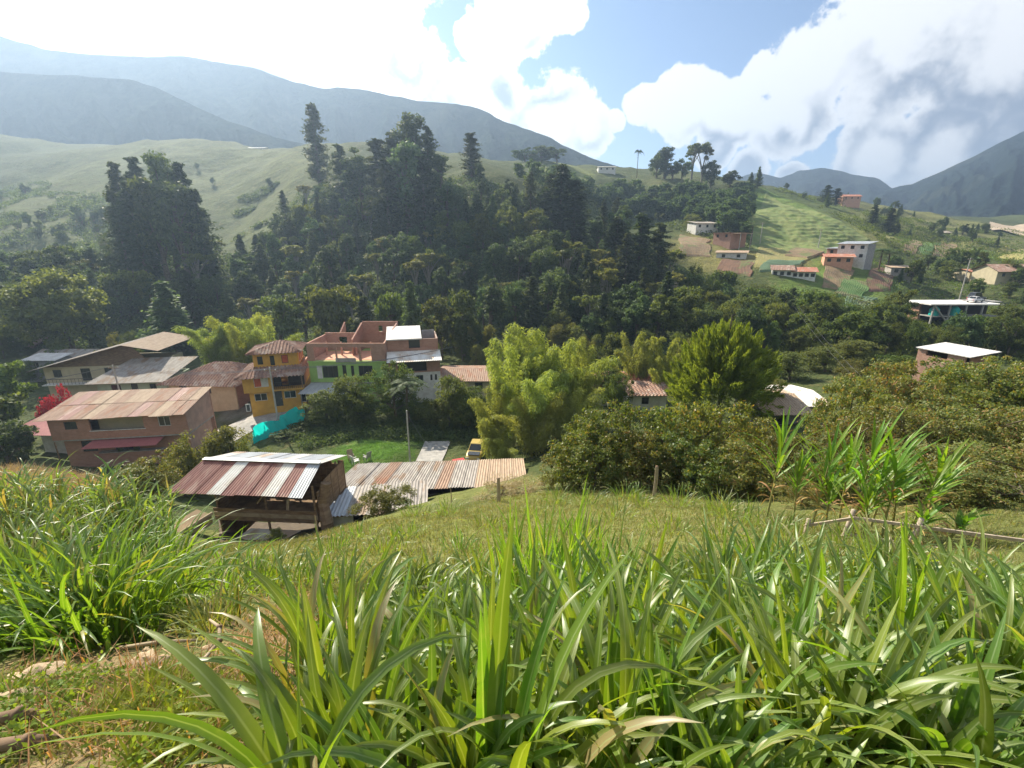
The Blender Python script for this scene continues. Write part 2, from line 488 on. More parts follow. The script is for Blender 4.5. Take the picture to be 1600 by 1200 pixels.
def ground_colors(co):
    px, py, d = project((co[:, 0], co[:, 1], co[:, 2]))
    front = d > .3
    nx, ny = co[:, 0], co[:, 1]
    r = np.sqrt(nx ** 2 + ny ** 2)
    jx = 40 * fbm(nx / r.clip(2) * 22, np.log(r.clip(1)) * 14, 3, 21); jy = 22 * fbm(nx / r.clip(2) * 22 + 40, np.log(r.clip(1)) * 14, 3, 31)
    c = np.tile(np.array([[.075, .095, .032]]), (len(co), 1))
    near = r < 30
    c[near] = (.15, .165, .05)
    zr = np.random.default_rng(3)
    acc = np.zeros_like(c)
    for k in range(7):
        cc = c.copy()
        ox, oy = zr.normal(size=2) * np.array([14, 7])
        for poly, (a, b), colr in Z:
            m = front & (d > a) & (d < b)
            mm = np.zeros(len(co), bool)
            mm[m] = inpoly(px[m] + jx[m] + ox, py[m] + jy[m] + oy, poly)
            cc[mm] = colr
        acc += cc / 7
    return acc

na, nr = len(AZ), len(RR)
co = np.stack([gx, gy, gz], -1)
ii = np.arange(nr - 1)[:, None] * na; jj = np.arange(na)[None]; j2 = (np.arange(na)[None] + 1) % na
quads = np.stack([ii + jj, ii + na + jj, ii + na + j2, ii + j2], -1).reshape(-1, 4)[:, ::-1]
centre = len(co)
co = np.vstack([co, [[0, 0, -1.6]]])
gme = bpy.data.meshes.new('ground')
fan = [(centre, int(j), int((j + 1) % na)) for j in range(na)]
gme.from_pydata([tuple(p) for p in co], [], [tuple(int(a) for a in q) for q in quads] + [f[::-1] for f in fan])
gme.shade_smooth()
ca = gme.color_attributes.new('zone', 'FLOAT_COLOR', 'POINT')
cc = np.ones((len(co), 4), np.float32); cc[:, :3] = ground_colors(co)
ca.data.foreach_set('color', cc.ravel())

m, nt, o = newmat('ground')
p = nt.nodes.new('ShaderNodeBsdfPrincipled'); nt.links.new(p.outputs[0], o.inputs[0])
p.inputs['Roughness'].default_value = .95; p.inputs['Specular IOR Level'].default_value = .1
at = nt.nodes.new('ShaderNodeAttribute'); at.attribute_name = 'zone'
t = nt.nodes.new('ShaderNodeTexCoord')
n1 = noise(nt, t.outputs['Object'], 1.7, 9, .65); n2 = noise(nt, t.outputs['Object'], .09, 7, .62); n3 = noise(nt, t.outputs['Object'], 14, 5, .7)
k = (S(nt, n1.outputs[0]) * .9 + S(nt, n2.outputs[0]) * 1.0 + S(nt, n3.outputs[0]) * .5 - .22)
cb = nt.nodes.new('ShaderNodeCombineColor')
for i in range(3): nt.links.new(k.k, cb.inputs[i])
col = mixc(nt, 1.0, at.outputs['Color'], cb.outputs[0], 'MULTIPLY')
col = mixc(nt, S(nt, noise(nt, t.outputs['Object'], .12, 8, .72).outputs[0]).step(.48, .62) * .55, col, (.06, .075, .03))
col = mixc(nt, S(nt, noise(nt, t.outputs['Object'], .6, 8, .7).outputs[0]).step(.52, .68) * .45, col, (.24, .19, .09))
nt.links.new(col, p.inputs['Base Color'])
b = nt.nodes.new('ShaderNodeBump'); b.inputs['Strength'].default_value = .8; b.inputs['Distance'].default_value = .12
nt.links.new((S(nt, n1.outputs[0]) + S(nt, n3.outputs[0]) * .5).k, b.inputs['Height']); b2 = nt.nodes.new('ShaderNodeBump'); b2.inputs['Strength'].default_value = .9; b2.inputs['Distance'].default_value = 2.2
n4 = noise(nt, t.outputs['Object'], .16, 7, .68)
nt.links.new(S(nt, n4.outputs[0]).k, b2.inputs['Height']); nt.links.new(b2.outputs[0], b.inputs['Normal'])
nt.links.new(b.outputs[0], p.inputs['Normal'])
gme.materials.append(M['ground'])
tag(obj('ground', gme), kind='structure', label='grassy slope dropping into the valley and rising on its far side')

# ------------------------------------------------------------------ mountains
def mountmat(name, c1, c2, c3):
    m, nt, o = newmat(name)
    p = nt.nodes.new('ShaderNodeBsdfPrincipled'); nt.links.new(p.outputs[0], o.inputs[0])
    p.inputs['Roughness'].default_value = 1; p.inputs['Specular IOR Level'].default_value = 0
    t = nt.nodes.new('ShaderNodeTexCoord')
    a = noise(nt, t.outputs['Object'], .05, 8, .7); b_ = noise(nt, t.outputs['Object'], .006, 6, .6)
    col = mixc(nt, S(nt, a.outputs[0]).step(.4, .62), c1, c2)
    col = mixc(nt, S(nt, b_.outputs[0]).step(.53, .62), col, c3)
    nt.links.new(col, p.inputs['Base Color'])
    b = nt.nodes.new('ShaderNodeBump'); b.inputs['Strength'].default_value = 1; b.inputs['Distance'].default_value = 8
    nt.links.new(a.outputs[0], b.inputs['Height']); nt.links.new(b.outputs[0], p.inputs['Normal'])
    return m
mountmat('mountain_forest', (.016, .028, .022), (.032, .045, .032), (.05, .06, .04))
mountmat('mountain_shaded', (.010, .018, .018), (.02, .03, .026), (.03, .038, .03))  # forest tone darkened to stand for cloud shadow, letting the haze tint show
mountmat('hill_pasture', (.075, .09, .035), (.13, .14, .06), (.05, .065, .03))
def mountain(name, ridge, foot_r, foot_z, material, gully, seed, label, sharp=1.15):
    """ridge: list of (px, py, depth)"""
    R = np.array([tuple(P(*q)) for q in ridge])
    az = np.arctan2(R[:, 0], R[:, 1]); rr = np.hypot(R[:, 0], R[:, 1])
    A = np.linspace(az[0], az[-1], 260)
    rz = np.interp(A, az, R[:, 2]); rd = np.interp(A, az, rr)
    kern = np.hanning(9); kern /= kern.sum()
    rz = np.convolve(np.pad(rz, 4, 'edge'), kern, 'valid')
    Sg = np.concatenate([np.linspace(0, 1, 90), np.linspace(1.02, 1.5, 24)])
    V = []
    for s in Sg:
        r = rd * (foot_r + (1 - foot_r) * s)
        zz = foot_z + (rz - foot_z) * (s ** sharp if s <= 1 else max(0, 1 - (s - 1) * 2.0) * 1.0)
        x, y = r * np.sin(A), r * np.cos(A)
        g = np.abs(fbm(A * 16 + .4 * s, s * 1.6 + 0 * A, 5, seed)) * 2
        amp = gully * min(1, (abs(1 - s)) * 3 + .05) * min(1, s * 4)
        zz = zz - amp * (g - .3) + gully * .05 * fbm(x / 30, y / 30, 3, seed + 5) * (1 if s > .1 else 0)
        V.append(np.stack([x, y, zz], -1))
    V = np.array(V); ns, na_ = V.shape[:2]
    i0 = np.arange(ns - 1)[:, None] * na_; j0 = np.arange(na_ - 1)[None]
    f = np.stack([i0 + j0, i0 + j0 + 1, i0 + na_ + j0 + 1, i0 + na_ + j0], -1).reshape(-1, 4)
    return tag(obj(name, mesh_np(name, V.reshape(-1, 3), f, M[material], True)), kind='structure', label=label)
mountain('mountain_ridge', [(-330, 90, 772), (-100, 52, 746), (0, 55, 720), (60, 75, 720), (140, 85, 709), (260, 88, 694), (300, 88, 694), (390, 103, 679), (440, 122, 669), (490, 135, 663),
          (570, 140, 658), (640, 155, 648), (735, 163, 638), (790, 190, 627), (860, 215, 617), (920, 245, 606), (970, 262, 592), (1050, 300, 566), (1120, 340, 540)],
         .55, -5, 'mountain_forest', 38, 4, 'long forested mountain ridge closing the valley under the bright cloud')
mountain('hill', [(-400, 60, 608), (-150, 90, 576), (0, 112, 544), (120, 118, 528), (200, 122, 512), (250, 138, 504), (300, 165, 488), (360, 190, 472), (430, 215, 456), (500, 232, 440), (600, 250, 432), (700, 290, 416)],
         .66, 10, 'mountain_forest', 26, 14, 'dim wooded hill shoulder below the long ridge')
mountain('mountain_peak', [(1040, 330, 1240), (1120, 300, 1240), (1165, 272, 1240), (1185, 268, 1240), (1220, 278, 1209), (1250, 266, 1209), (1285, 262, 1196), (1330, 272, 1178), (1370, 278, 1165), (1400, 298, 1147), (1430, 312, 1128), (1520, 340, 1116), (1600, 360, 1116)],
         .55, 0, 'mountain_shaded', 50, 24, 'small distant blue mountain in the gap of the valley')
mountain('mountain_flank', [(1300, 345, 990), (1390, 295, 1023), (1425, 288, 1023), (1470, 268, 990), (1520, 245, 957), (1560, 225, 924), (1600, 205, 910), (1680, 165, 891), (1850, 150, 858), (2100, 160, 825)],
         .5, 0, 'mountain_shaded', 45, 34, 'steep blue mountain flank rising beside the valley gap')
mountain('hill', [(1480, 350, 800), (1520, 330, 790), (1570, 305, 780), (1620, 300, 760), (1750, 300, 740), (1900, 310, 730)],
         .75, 20, 'hill_pasture', 16, 44, 'low pale hill at the foot of the steep blue flank')

# ------------------------------------------------------------------ haze
ZTOP = max(max((o.matrix_world @ Vector(c))[2] for c in o.bound_box) for o in COL.objects if o.type == 'MESH')
print('highest', ZTOP)
hb = MB().box(-2700, 2700, -2700, 2700, -80, ZTOP + 12)
m, nt, o = newmat('haze')
pv = nt.nodes.new('ShaderNodeVolumePrincipled')
pv.inputs['Color'].default_value = (.52, .71, 1.0, 1)
pv.inputs['Density'].default_value = .00046
pv.inputs['Anisotropy'].default_value = .5
nt.links.new(pv.outputs[0], o.inputs['Volume'])
HAZE = True
if HAZE: tag(hb.build('haze', m), kind='stuff', label='thin sunlit haze filling the valley air', cat='haze')
# ------------------------------------------------------------------ foliage
def unit(v): return v / (np.linalg.norm(v, axis=-1, keepdims=True) + 1e-9)
def leaves(c, axis, nrm, L, W):
    """diamond leaves: centres, long axes, rough normals, sizes -> verts, quads"""
    n = len(c)
    a = unit(axis); s = unit(np.cross(a, nrm)); nn = np.cross(s, a)
    L = np.broadcast_to(L, (n,))[:, None]; W = np.broadcast_to(W, (n,))[:, None]
    v = np.stack([c - a * L * .5, c + s * W * .5 - nn * L * .06, c + a * L * .5 - nn * L * .1, c - s * W * .5 - nn * L * .06], 1)
    return v.reshape(-1, 3), np.arange(4 * n).reshape(-1, 4)
def rdir(n, g): return unit(g.normal(size=(n, 3)))
def limbs(mb, base, tops, r0, g, n=5):
    for t in tops:
        t = Vector(t); b = Vector(base); mid = b.lerp(t, .55) + Vector((0, 0, .08 * (t - b).length))
        mb.tube([b, mid, t], [r0, r0 * .6, r0 * .15], n, False)

def crown_clumps(g, K, per, shape, L, W, clump_r, up=.5, squash=.7):
    """leaf clumps spread over an uneven crown; shape(dir, rnd) -> point"""
    C, A, Nn, pts = [], [], [], []
    for k in range(K):
        d = rdir(1, g)[0]
        ctr = shape(d, g)
        pts.append(ctr)
        cr = clump_r * g.uniform(.6, 1.35)
        n = int(per * g.uniform(.6, 1.3))
        q = rdir(n, g) * (g.random((n, 1)) ** .4) * cr * np.array([1, 1, squash])
        C.append(ctr + q)
        A.append(unit(q) * .7 + rdir(n, g) * .8 + np.array([0, 0, -.25]))
        Nn.append(unit(q) * .6 + rdir(n, g) * .6 + np.array([0, 0, up]))
    C, A, Nn = np.vstack(C), np.vstack(A), np.vstack(Nn)
    return leaves(C, A, Nn, L * g.uniform(.7, 1.3, len(C)), W * g.uniform(.7, 1.3, len(C))), pts

PROTO = {}     # kind -> list of (trunk mesh, crown mesh, nominal height, nominal width)
def proto(kind, tm, cm, h, w):
    n = len(cm.vertices); v = np.empty(n * 3, np.float32); cm.vertices.foreach_get('co', v); v = v.reshape(-1, 3)
    h = float(np.percentile(v[:, 2], 99.7)); w = float(2 * np.percentile(np.hypot(v[:, 0], v[:, 1]), 96))
    PROTO.setdefault(kind, []).append((tm, cm, h, w))

def make_broad(kind, leaf, g, h=10, rx=3.5, zc=.62, rz=.36, K=46, per=80, L=.5, W=.3, clump=.95, bark='bark', lobes=4, upf=.6):
    lob = [(rdir(1, g)[0] * np.array([.55 * rx, .55 * rx, .4 * rz * h]), g.uniform(.5, .8)) for _ in range(lobes)]
    def shape(d, g):
        lc, lr = lob[g.integers(len(lob))]
        d = d.copy(); d[2] = abs(d[2]) if g.random() < upf else d[2]
        return np.array([0, 0, zc * h]) + lc + d * np.array([rx, rx, rz * h]) * lr * g.uniform(.7, 1.05)
    (v, f), pts = crown_clumps(g, K, per, shape, L, W, clump)
    v = v[(np.repeat(v[:, 2].reshape(-1, 4).min(1) > .02 * h, 4))]; f = np.arange(len(v)).reshape(-1, 4)
    mb = MB()
    tp = [(0, 0, -1.0), (g.normal() * .1, g.normal() * .1, .2 * h), (g.normal() * .25, g.normal() * .25, .45 * h), (g.normal() * .3, g.normal() * .3, .7 * h)]
    r = .022 * h
    mb.tube(tp, [r * 1.4, r, r * .75, r * .3], 7, False)
    limbs(mb, tp[1], pts[:4], r * .5, g); limbs(mb, tp[2], pts[4:11], r * .45, g)
    proto(kind, mb.mesh('trunk', M[bark], True), mesh_np('crown', v, f, M[leaf]), h, 2 * rx)

def make_conifer(kind, leaf, g, h=14, r0=2.6, power=.8, nb=130, per=34, L=.5, W=.2, rag=.35, start=.1, droop=.35):
    C, A = [], []
    for k in range(nb):
        t = start + (1 - start) * (k + g.random()) / nb
        R = r0 * max(.06, (1 - t)) ** power * (1 + rag * g.normal() * .6)
        if t < .22: R *= .6 + t
        az = g.uniform(0, 2 * np.pi)
        s = np.linspace(.12, 1, per) + g.normal(size=per) * .03
        p = np.stack([np.cos(az) * R * s, np.sin(az) * R * s, t * h - droop * R * s ** 1.4 + .25 * R * s ** 3], -1)
        p += g.normal(size=p.shape) * .2 * (R / r0 + .25)
        C.append(p); A.append(np.array([[np.cos(az), np.sin(az), -.3]]) + g.normal(size=(per, 3)) * .7)
    C, A = np.vstack(C), np.vstack(A)
    v, f = leaves(C, A, rdir(len(C), g) + np.array([0, 0, .8]), L * g.uniform(.6, 1.3, len(C)), W * g.uniform(.7, 1.3, len(C)))
    mb = MB().tube([(0, 0, -1), (0, 0, h * .4), (0, 0, h * .96)], [.018 * h, .012 * h, .002 * h], 6, False)
    proto(kind, mb.mesh('trunk', M['bark'], True), mesh_np('crown', v, f, M[leaf]), h, 2 * r0)

def make_bamboo(kind, leaf, g, h=12, culms=14, spread=1.3, lean=3.2, per=1500, L=.36, W=.06, plume=1.1):
    C, A = [], []
    mb = MB()
    for k in range(culms):
        az = g.uniform(0, 2 * np.pi); hh = h * g.uniform(.6, 1.0) if k else h
        b = np.array([np.cos(az), np.sin(az), 0]) * g.uniform(.1, spread)
        out_ = np.array([np.cos(az + g.normal() * .4), np.sin(az + g.normal() * .4), 0]) * lean * g.uniform(.25, 1.0)
        def path(t): return b + np.outer(t ** 2.4, out_) + np.outer(t - .16 * t ** 5, [0, 0, hh])
        ts = np.linspace(0, 1, 8)
        mb.tube([tuple(q) for q in path(ts)], list(np.linspace(.055, .012, 8)), 5, False)
        t = g.uniform(.12, 1.02, per) ** .8
        rad_ = plume * (1.15 - .65 * t) * (.35 + .65 * np.minimum(1, t * 2.5))
        q = rdir(per, g) * np.sqrt(g.random((per, 1))) * rad_[:, None] * np.array([1, 1, .9])
        c = path(t) + q; c[:, 2] -= .22 * np.linalg.norm(q[:, :2], axis=1)
        C.append(c); A.append(unit(q) * .55 + rdir(per, g) * .45 + np.array([0, 0, -.65]))
    C, A = np.vstack(C), np.vstack(A)
    v, f = leaves(C, A, rdir(len(C), g) + np.array([0, 0, .5]), L * g.uniform(.6, 1.3, len(C)), W * g.uniform(.7, 1.4, len(C)))
    v[:, 2] = np.maximum(v[:, 2], .1)
    proto(kind, mb.mesh('trunk', M['culm'], True), mesh_np('crown', v, f, M[leaf]), h, 2 * lean)

def make_palm(kind, leaf, g, h=9, fronds=18, fl=2.6, trunk_r=.14):
    C, A = [], []
    for k in range(fronds):
        az = 2 * np.pi * k / fronds + g.normal() * .2; el = g.uniform(-.1, 1.2)
        t = np.repeat(np.linspace(.1, 1, 30), 2); sgn = np.tile([1, -1], 30)
        d = np.array([np.cos(az), np.sin(az), 0]); side = np.array([-np.sin(az), np.cos(az), 0])
        p = np.outer(fl * (np.cos(el) * t), d) + np.outer(fl * (np.sin(el) * t - .75 * t ** 2.2), [0, 0, 1]) + [0, 0, h]
        ll = .55 * np.sin(np.pi * np.clip(t * .9 + .08, 0, 1)) + .1
        a = np.outer(sgn, side) + d * .5 + np.array([0, 0, -.35])
        C.append(p + unit(a) * ll[:, None] * .5); A.append(a * 1.0)
    C, A = np.vstack(C), np.vstack(A)
    v, f = leaves(C, A, rdir(len(C), g) * .3 + np.array([0, 0, 1]), .6 * g.uniform(.8, 1.2, len(C)), .09)
    mb = MB().tube([(0, 0, -1), (g.normal() * .1, 0, h * .5), (0, 0, h)], [trunk_r * 1.3, trunk_r, trunk_r * .8], 7, False)
    proto(kind, mb.mesh('trunk', M['bark'], True), mesh_np('crown', v, f, M[leaf]), h + 1.2, 2 * fl)

g = np.random.default_rng(11)
for i in range(5): make_broad('broad', 'leaf_dark', g, zc=.52, rz=.44, upf=.35, K=46 + 6 * i, per=85, rx=3.3 + .3 * (i % 3), lobes=4 + i % 3)
for i in range(3): make_broad('broad_mid', 'leaf_mid', g, zc=.52, rz=.44, upf=.35, K=52, per=90, rx=3.4, lobes=5)
for i in range(3): make_broad('tall', 'leaf_dark', g, h=14, rx=2.3, zc=.54, rz=.46, upf=.35, K=54, per=80, clump=.9, lobes=5)
for i in range(2): make_broad('open', 'leaf_olive', g, h=12, rx=3.2, zc=.82, rz=.17, K=22, per=95, clump=.8, bark='bark_pale', lobes=5)
for i in range(3): make_conifer('conifer', 'leaf_conifer', g, h=14, r0=2.7, power=.62, rag=.5)
for i in range(2): make_conifer('column', 'leaf_conifer', g, h=15, r0=1.9, power=.4, rag=.35, nb=160, start=.06)
for i in range(2): make_conifer('cypress', 'leaf_dark', g, h=10, r0=2.2, power=.8, rag=.25, nb=130)
make_broad('pale', 'leaf_pale', g, h=10, rx=4.4, zc=.5, rz=.46, upf=.4, K=150, per=100, L=.42, W=.24, clump=.9, lobes=6)
for i in range(3): make_bamboo('bamboo', 'leaf_bamboo', g)
make_bamboo('bamboo_small', 'leaf_bamboo', g, h=8, culms=10, spread=.8, lean=2.6, per=900, plume=.7)
for i in range(2): make_broad('mid_fine', 'leaf_mid', g, h=8, rx=3.2, zc=.46, rz=.5, upf=.25, K=120, per=95, L=.26, W=.14, clump=.7, lobes=6)
for i in range(2): make_broad('olive_fine', 'leaf_olive', g, h=7, rx=3.0, zc=.44, rz=.5, upf=.2, K=115, per=95, L=.24, W=.12, clump=.65, lobes=6)
for i in range(4): make_broad('shrub', 'leaf_shrub', g, h=5, rx=2.3, zc=.45, rz=.52, upf=.2, K=130, per=85, L=.17, W=.09, clump=.42, lobes=7)
for i in range(4): make_broad('brush', 'leaf_brown', g, h=4, rx=2.3, zc=.42, rz=.5, upf=.3, K=120, per=80, L=.15, W=.08, clump=.42, lobes=7)
make_broad('dry', 'leaf_dry', g, h=2, rx=1.5, zc=.35, rz=.4, K=70, per=60, L=.22, W=.02, clump=.35, lobes=5)
make_broad('red', 'leaf_red', g, h=2.5, rx=1.3, zc=.55, rz=.4, K=40, per=60, L=.16, W=.12, clump=.35)
make_palm('palm', 'leaf_dark', g); make_palm('palm_light', 'leaf_mid', g, h=3, fronds=12, fl=2.2, trunk_r=.12)
# the feathery lime tree: fine upright sprays
def make_feather(g, h=8, rx=3.6):
    C, A = [], []
    for k in range(430):
        d = rdir(1, g)[0]; d[2] = abs(d[2]) * 1.3 - .62
        ctr = np.array([0, 0, .40 * h]) + d * np.array([rx, rx, .5 * h]) * g.uniform(.35, 1.0) * (1 - .3 * max(0, d[2]))
        n = 150
        ax = unit(d + np.array([0, 0, .9]))
        t = g.random((n, 1)); q = ax * (t - .35) * 1.25 + g.normal(size=(n, 3)) * .2 * (1.2 - t)
        C.append(ctr + q); A.append(ax + rdir(n, g) * .55)
    C, A = np.vstack(C), np.vstack(A)
    v, f = leaves(C, A, rdir(len(C), g), .32 * g.uniform(.7, 1.3, len(C)), .055)
    v[:, 2] = np.maximum(v[:, 2], .05)
    mb = MB().tube([(0, 0, -1), (0, 0, 3), (0, 0, h * .8)], [.16, .12, .03], 6, False)
    proto('feather', mb.mesh('trunk', M['bark'], True), mesh_np('crown', v, f, M['leaf_lime']), h, 2 * rx)
make_feather(g)

NAMES = dict(broad='broadleaf_tree', broad_mid='broadleaf_tree', tall='tall_tree', open='umbrella_tree', conifer='conifer_tree', column='columnar_conifer', cypress='cypress_tree', bamboo='bamboo_clump',
             bamboo_small='bamboo_clump', mid_fine='leafy_tree', pale='leafy_tree', olive_fine='leafy_tree', shrub='shrub', brush='brush_shrub', dry='dry_bush', red='flowering_bush', palm='palm_tree', palm_light='young_palm', feather='feathery_tree')
CATS = dict(bamboo='bamboo', bamboo_small='bamboo', shrub='shrub', brush='shrub', dry='bush', red='bush', palm='palm', palm_light='palm')
def plant(kind, loc, height, width=None, label='', group=None, rz=None, var=None):
    tm, cm, h, wd = PROTO[kind][random.randrange(len(PROTO[kind])) if var is None else var]
    sz = height / h; sx = (width / wd) if width else sz
    e = empty(NAMES[kind], loc, random.uniform(0, 6.28) if rz is None else rz, (sx, sx, sz))
    obj('trunk', tm, e); obj('crown', cm, e)
    tag(e, label, CATS.get(kind, 'tree'), group)
    return e
TAKEN = []
def tree(kind, px, top, D, wpx, label, group=None, force_h=None):
    """a tree whose base stands on the ground in column px at depth D and whose top reaches picture row `top`"""
    b = G(px, D)
    t = P(px, top, D)
    h = max(1.0, t.z - b.z) if force_h is None else force_h
    TAKEN.append((b.x, b.y, wpx / F * D / 2))
    return plant(kind, (b.x, b.y, b.z - .1), h, wpx / F * D, label, group)

GF = 'forest trees on the far slope'
L_ = dict(broad='dark round broadleaf tree in the forest on the far slope', broad_mid='mid green round tree in the forest on the far slope', tall='tall narrow leafy tree in the forest on the far slope',
          conifer='dark ragged conifer in the forest on the far slope', column='tall dark columnar conifer on the far slope', cypress='small pointed conifer in the forest on the far slope',
          open='pale flat-topped umbrella tree in the forest on the far slope')
# named trees
for (px, top, D, wpx) in [(500, 172, 178, 34)]:
    tree('column', px, top, D, wpx, 'solitary tall dark column conifer standing against the hazy ridge')
tree('column', 737, 212, 160, 32, 'slim dark column conifer standing free at the end of the forest crest')
for (px, top, D, wpx) in [(620, 215, 152, 60), (650, 188, 150, 62), (672, 205, 152, 50), (596, 225, 150, 52), (640, 230, 140, 60), (690, 245, 150, 46), (570, 238, 152, 50), (665, 250, 138, 60), (610, 255, 138, 60), (540, 232, 155, 46), (700, 290, 138, 50)]:
    tree(random.choice(['conifer', 'column', 'tall']), px, top, D, wpx, 'tall dark tree in the dense grove on the forest crest', 'tall grove on the forest crest')
for (px, top, D, wpx) in [(215, 262, 128, 55), (245, 255, 128, 60), (280, 250, 128, 60), (310, 262, 128, 54), (232, 290, 120, 60), (265, 285, 120, 60), (298, 290, 120, 60), (330, 300, 122, 50), (205, 300, 122, 46)]:
    tree(random.choice(['conifer', 'tall', 'conifer']), px, top, D, wpx, 'tall dark tree in the isolated dark grove below the pasture', 'dark grove below the pasture')
for (px, top, D, wpx) in [(875, 262, 140, 44), (895, 285, 138, 50), (860, 275, 142, 36)]:
    tree('column', px, top, D, wpx, 'tall dark conifer in the trio above the middle of the forest', 'conifer trio above the forest')
for (px, top, D, wpx) in [(960, 340, 128, 52), (995, 335, 126, 56), (1025, 350, 126, 54), (975, 365, 120, 48)]:
    tree('conifer', px, top, D, wpx, 'dark conifer at the end of the forest beside the fields', 'conifers beside the fields')
tree('pale', 118, 420, 92, 150, 'large pale green rounded tree behind the street houses')
tree('cypress', 275, 437, 92, 66, 'broad pointed conifer behind the big gabled roof')
tree('cypress', 648, 437, 84, 44, 'slim pale pointed conifer behind the unfinished brick storey')
tree('cypress', 575, 460, 84, 58, 'bushy dark conifer behind the green house')
tree('broad', 20, 420, 96, 110, 'dark broad tree beside the large pale rounded tree')
for (px, top, D, wpx) in [(480, 445, 96, 70), (535, 445, 90, 70), (615, 455, 88, 50), (440, 460, 92, 60), (690, 460, 86, 56), (725, 450, 88, 56)]:
    tree('broad_mid', px, top, D, wpx, 'mid green tree in the forest edge behind the street houses', 'forest edge behind the houses')
tree('olive_fine', 195, 516, 84, 34, 'small pale shrub tree peeping over the street roofs')
# bamboo
for i, (px, top, D, wpx) in enumerate([(345, 500, 76, 70), (385, 488, 77, 80), (430, 492, 75, 80)]):
    tree('bamboo', px, top, D, wpx, 'yellow green bamboo clump arching behind the yellow house', 'bamboo behind the yellow house')
for (px, top, D, wpx, lab) in [(800, 520, 50, 110, 'wide bamboo plume arching towards the white house'), (870, 503, 50, 120, 'tallest feathery bamboo plume rising before the forest'), (830, 560, 46, 120, 'broad bamboo plume in the middle of the clump'),
        (915, 530, 51, 80, 'bamboo plume bending towards the red roofs'), (775, 600, 45, 80, 'drooping bamboo plume above the parked yellow car'), (835, 612, 43, 90, 'rounded low bamboo plume before the tall ones'), (890, 605, 44, 90, 'low bamboo plume touching the dark thicket'), (790, 665, 43, 70, 'shortest bamboo tuft at the end of the long roof')]:
    tree('bamboo', px, top, D, wpx, lab, 'bamboo beside the long roof')
for (px, top, D, wpx) in [(985, 518, 62, 80), (1030, 525, 60, 70)]:
    tree('bamboo_small', px, top, D, wpx, 'arching bamboo clump behind the red tiled roofs', 'bamboo behind the red roofs')
tree('feather', 1120, 498, 48, 155, 'bright lime feathery conical tree above the dark shrubs')
# valley trees near the street
tree('mid_fine', 560, 575, 58.5, 76, 'leafy tree at the edge of the street beside the turquoise net')
tree('olive_fine', 512, 604, 58, 64, 'yellow green bush tree hanging over the turquoise net')
tree('mid_fine', 620, 562, 58, 84, 'dark spreading tree in front of the white house')
tree('palm', 640, 585, 56.5, 66, 'dark palm in front of the white house')
tree('olive_fine', 700, 580, 56, 80, 'yellow green tree beside the white house')
tree('mid_fine', 735, 600, 57, 76, 'leafy tree behind the parked yellow car')
tree('mid_fine', 680, 615, 56.5, 74, 'dark green tree above the concrete ramp')
for (px, top, D, wpx) in [(480, 655, 56.5, 46), (520, 655, 57, 50), (560, 650, 57.5, 50), (600, 652, 57.5, 50), (650, 650, 57, 46), (700, 652, 57, 54), (446, 672, 54.5, 40), (540, 668, 56, 36), (585, 668, 56, 36), (625, 668, 56, 36)]:
    tree('mid_fine', px, top, D, wpx, 'dark bush on the shaded bank below the street', 'bushes on the bank below the street')
for (px, top, D, wpx) in [(320, 665, 40, 90), (370, 655, 41, 90), (405, 672, 41, 60), (290, 690, 38, 60)]:
    tree('olive_fine', px, top, D, wpx, 'pale green leafy bush between the brick house and the barn', 'bushes behind the barn')
tree('shrub', 250, 700, 33, 90, 'brown green shrub beside the barn roof')
tree('shrub', 215, 720, 31, 70, 'brown green shrub below the brick house')
tree('red', 95, 600, 62, 44, 'red flowering bush beside the street')
tree('broad_mid', 20, 560, 60, 90, 'dark tree at the roadside beside the red awning')
tree('broad_mid', -30, 600, 55, 130, 'leafy dark tree beside the red awning shed')
tree('broad', 15, 655, 48, 70, 'dark bush below the red awning shed')
tree('olive_fine', 500, 688, 46, 40, 'low yellow green bush at the edge of the lawn', force_h=1.6)
# near shrubs
tree('dry', 790, 745, 26, 130, 'dry straw coloured bush at the end of the long roof')
tree('olive_fine', 605, 748, 26.5, 90, 'olive bush growing in front of the grey corrugated roof')
tree('olive_fine', 430, 832, 25, 34, 'small bright green bush in front of the barn')
for (px, top, D, wpx) in [(905, 640, 25, 100), (960, 615, 26, 120), (1030, 620, 26, 120), (1100, 612, 26, 130), (1170, 640, 25, 110), (930, 680, 23.5, 100), (1000, 660, 24, 120), (1075, 670, 23, 120), (1150, 680, 22, 120), (1215, 660, 22, 90), (1110, 640, 28, 120), (880, 700, 26, 70)]:
    tree('shrub', px, top, D, wpx, 'tall dark shrub with yellow brown tips in the thicket below the lime tree', 'thicket below the lime tree')
for (px, top, D, wpx) in [(1310, 575, 30, 120), (1380, 552, 30, 130), (1450, 560, 30, 130), (1530, 560, 30, 140), (1600, 565, 29, 140), (1400, 560, 33, 130), (1490, 560, 33, 130), (1570, 555, 33, 140), (1330, 640, 24, 130), (1400, 625, 24, 130), (1480, 630, 24, 140), (1560, 630, 23, 150), (1640, 640, 23, 150),
                          (1270, 690, 21, 80), (1370, 690, 18, 130), (1450, 690, 17.5, 150), (1540, 690, 17, 170), (1620, 690, 16, 170), (1300, 700, 19, 90), (1500, 600, 27, 130), (1420, 600, 27, 120), (1350, 600, 27, 100), (1580, 740, 15, 160), (1490, 745, 15.5, 140), (1250, 740, 18, 70)]:
    tree('brush' if random.random() < .65 else 'shrub', px, top, D, wpx, 'rusty green brush shrub on the bank behind the rail fence', 'brush on the bank behind the fence')
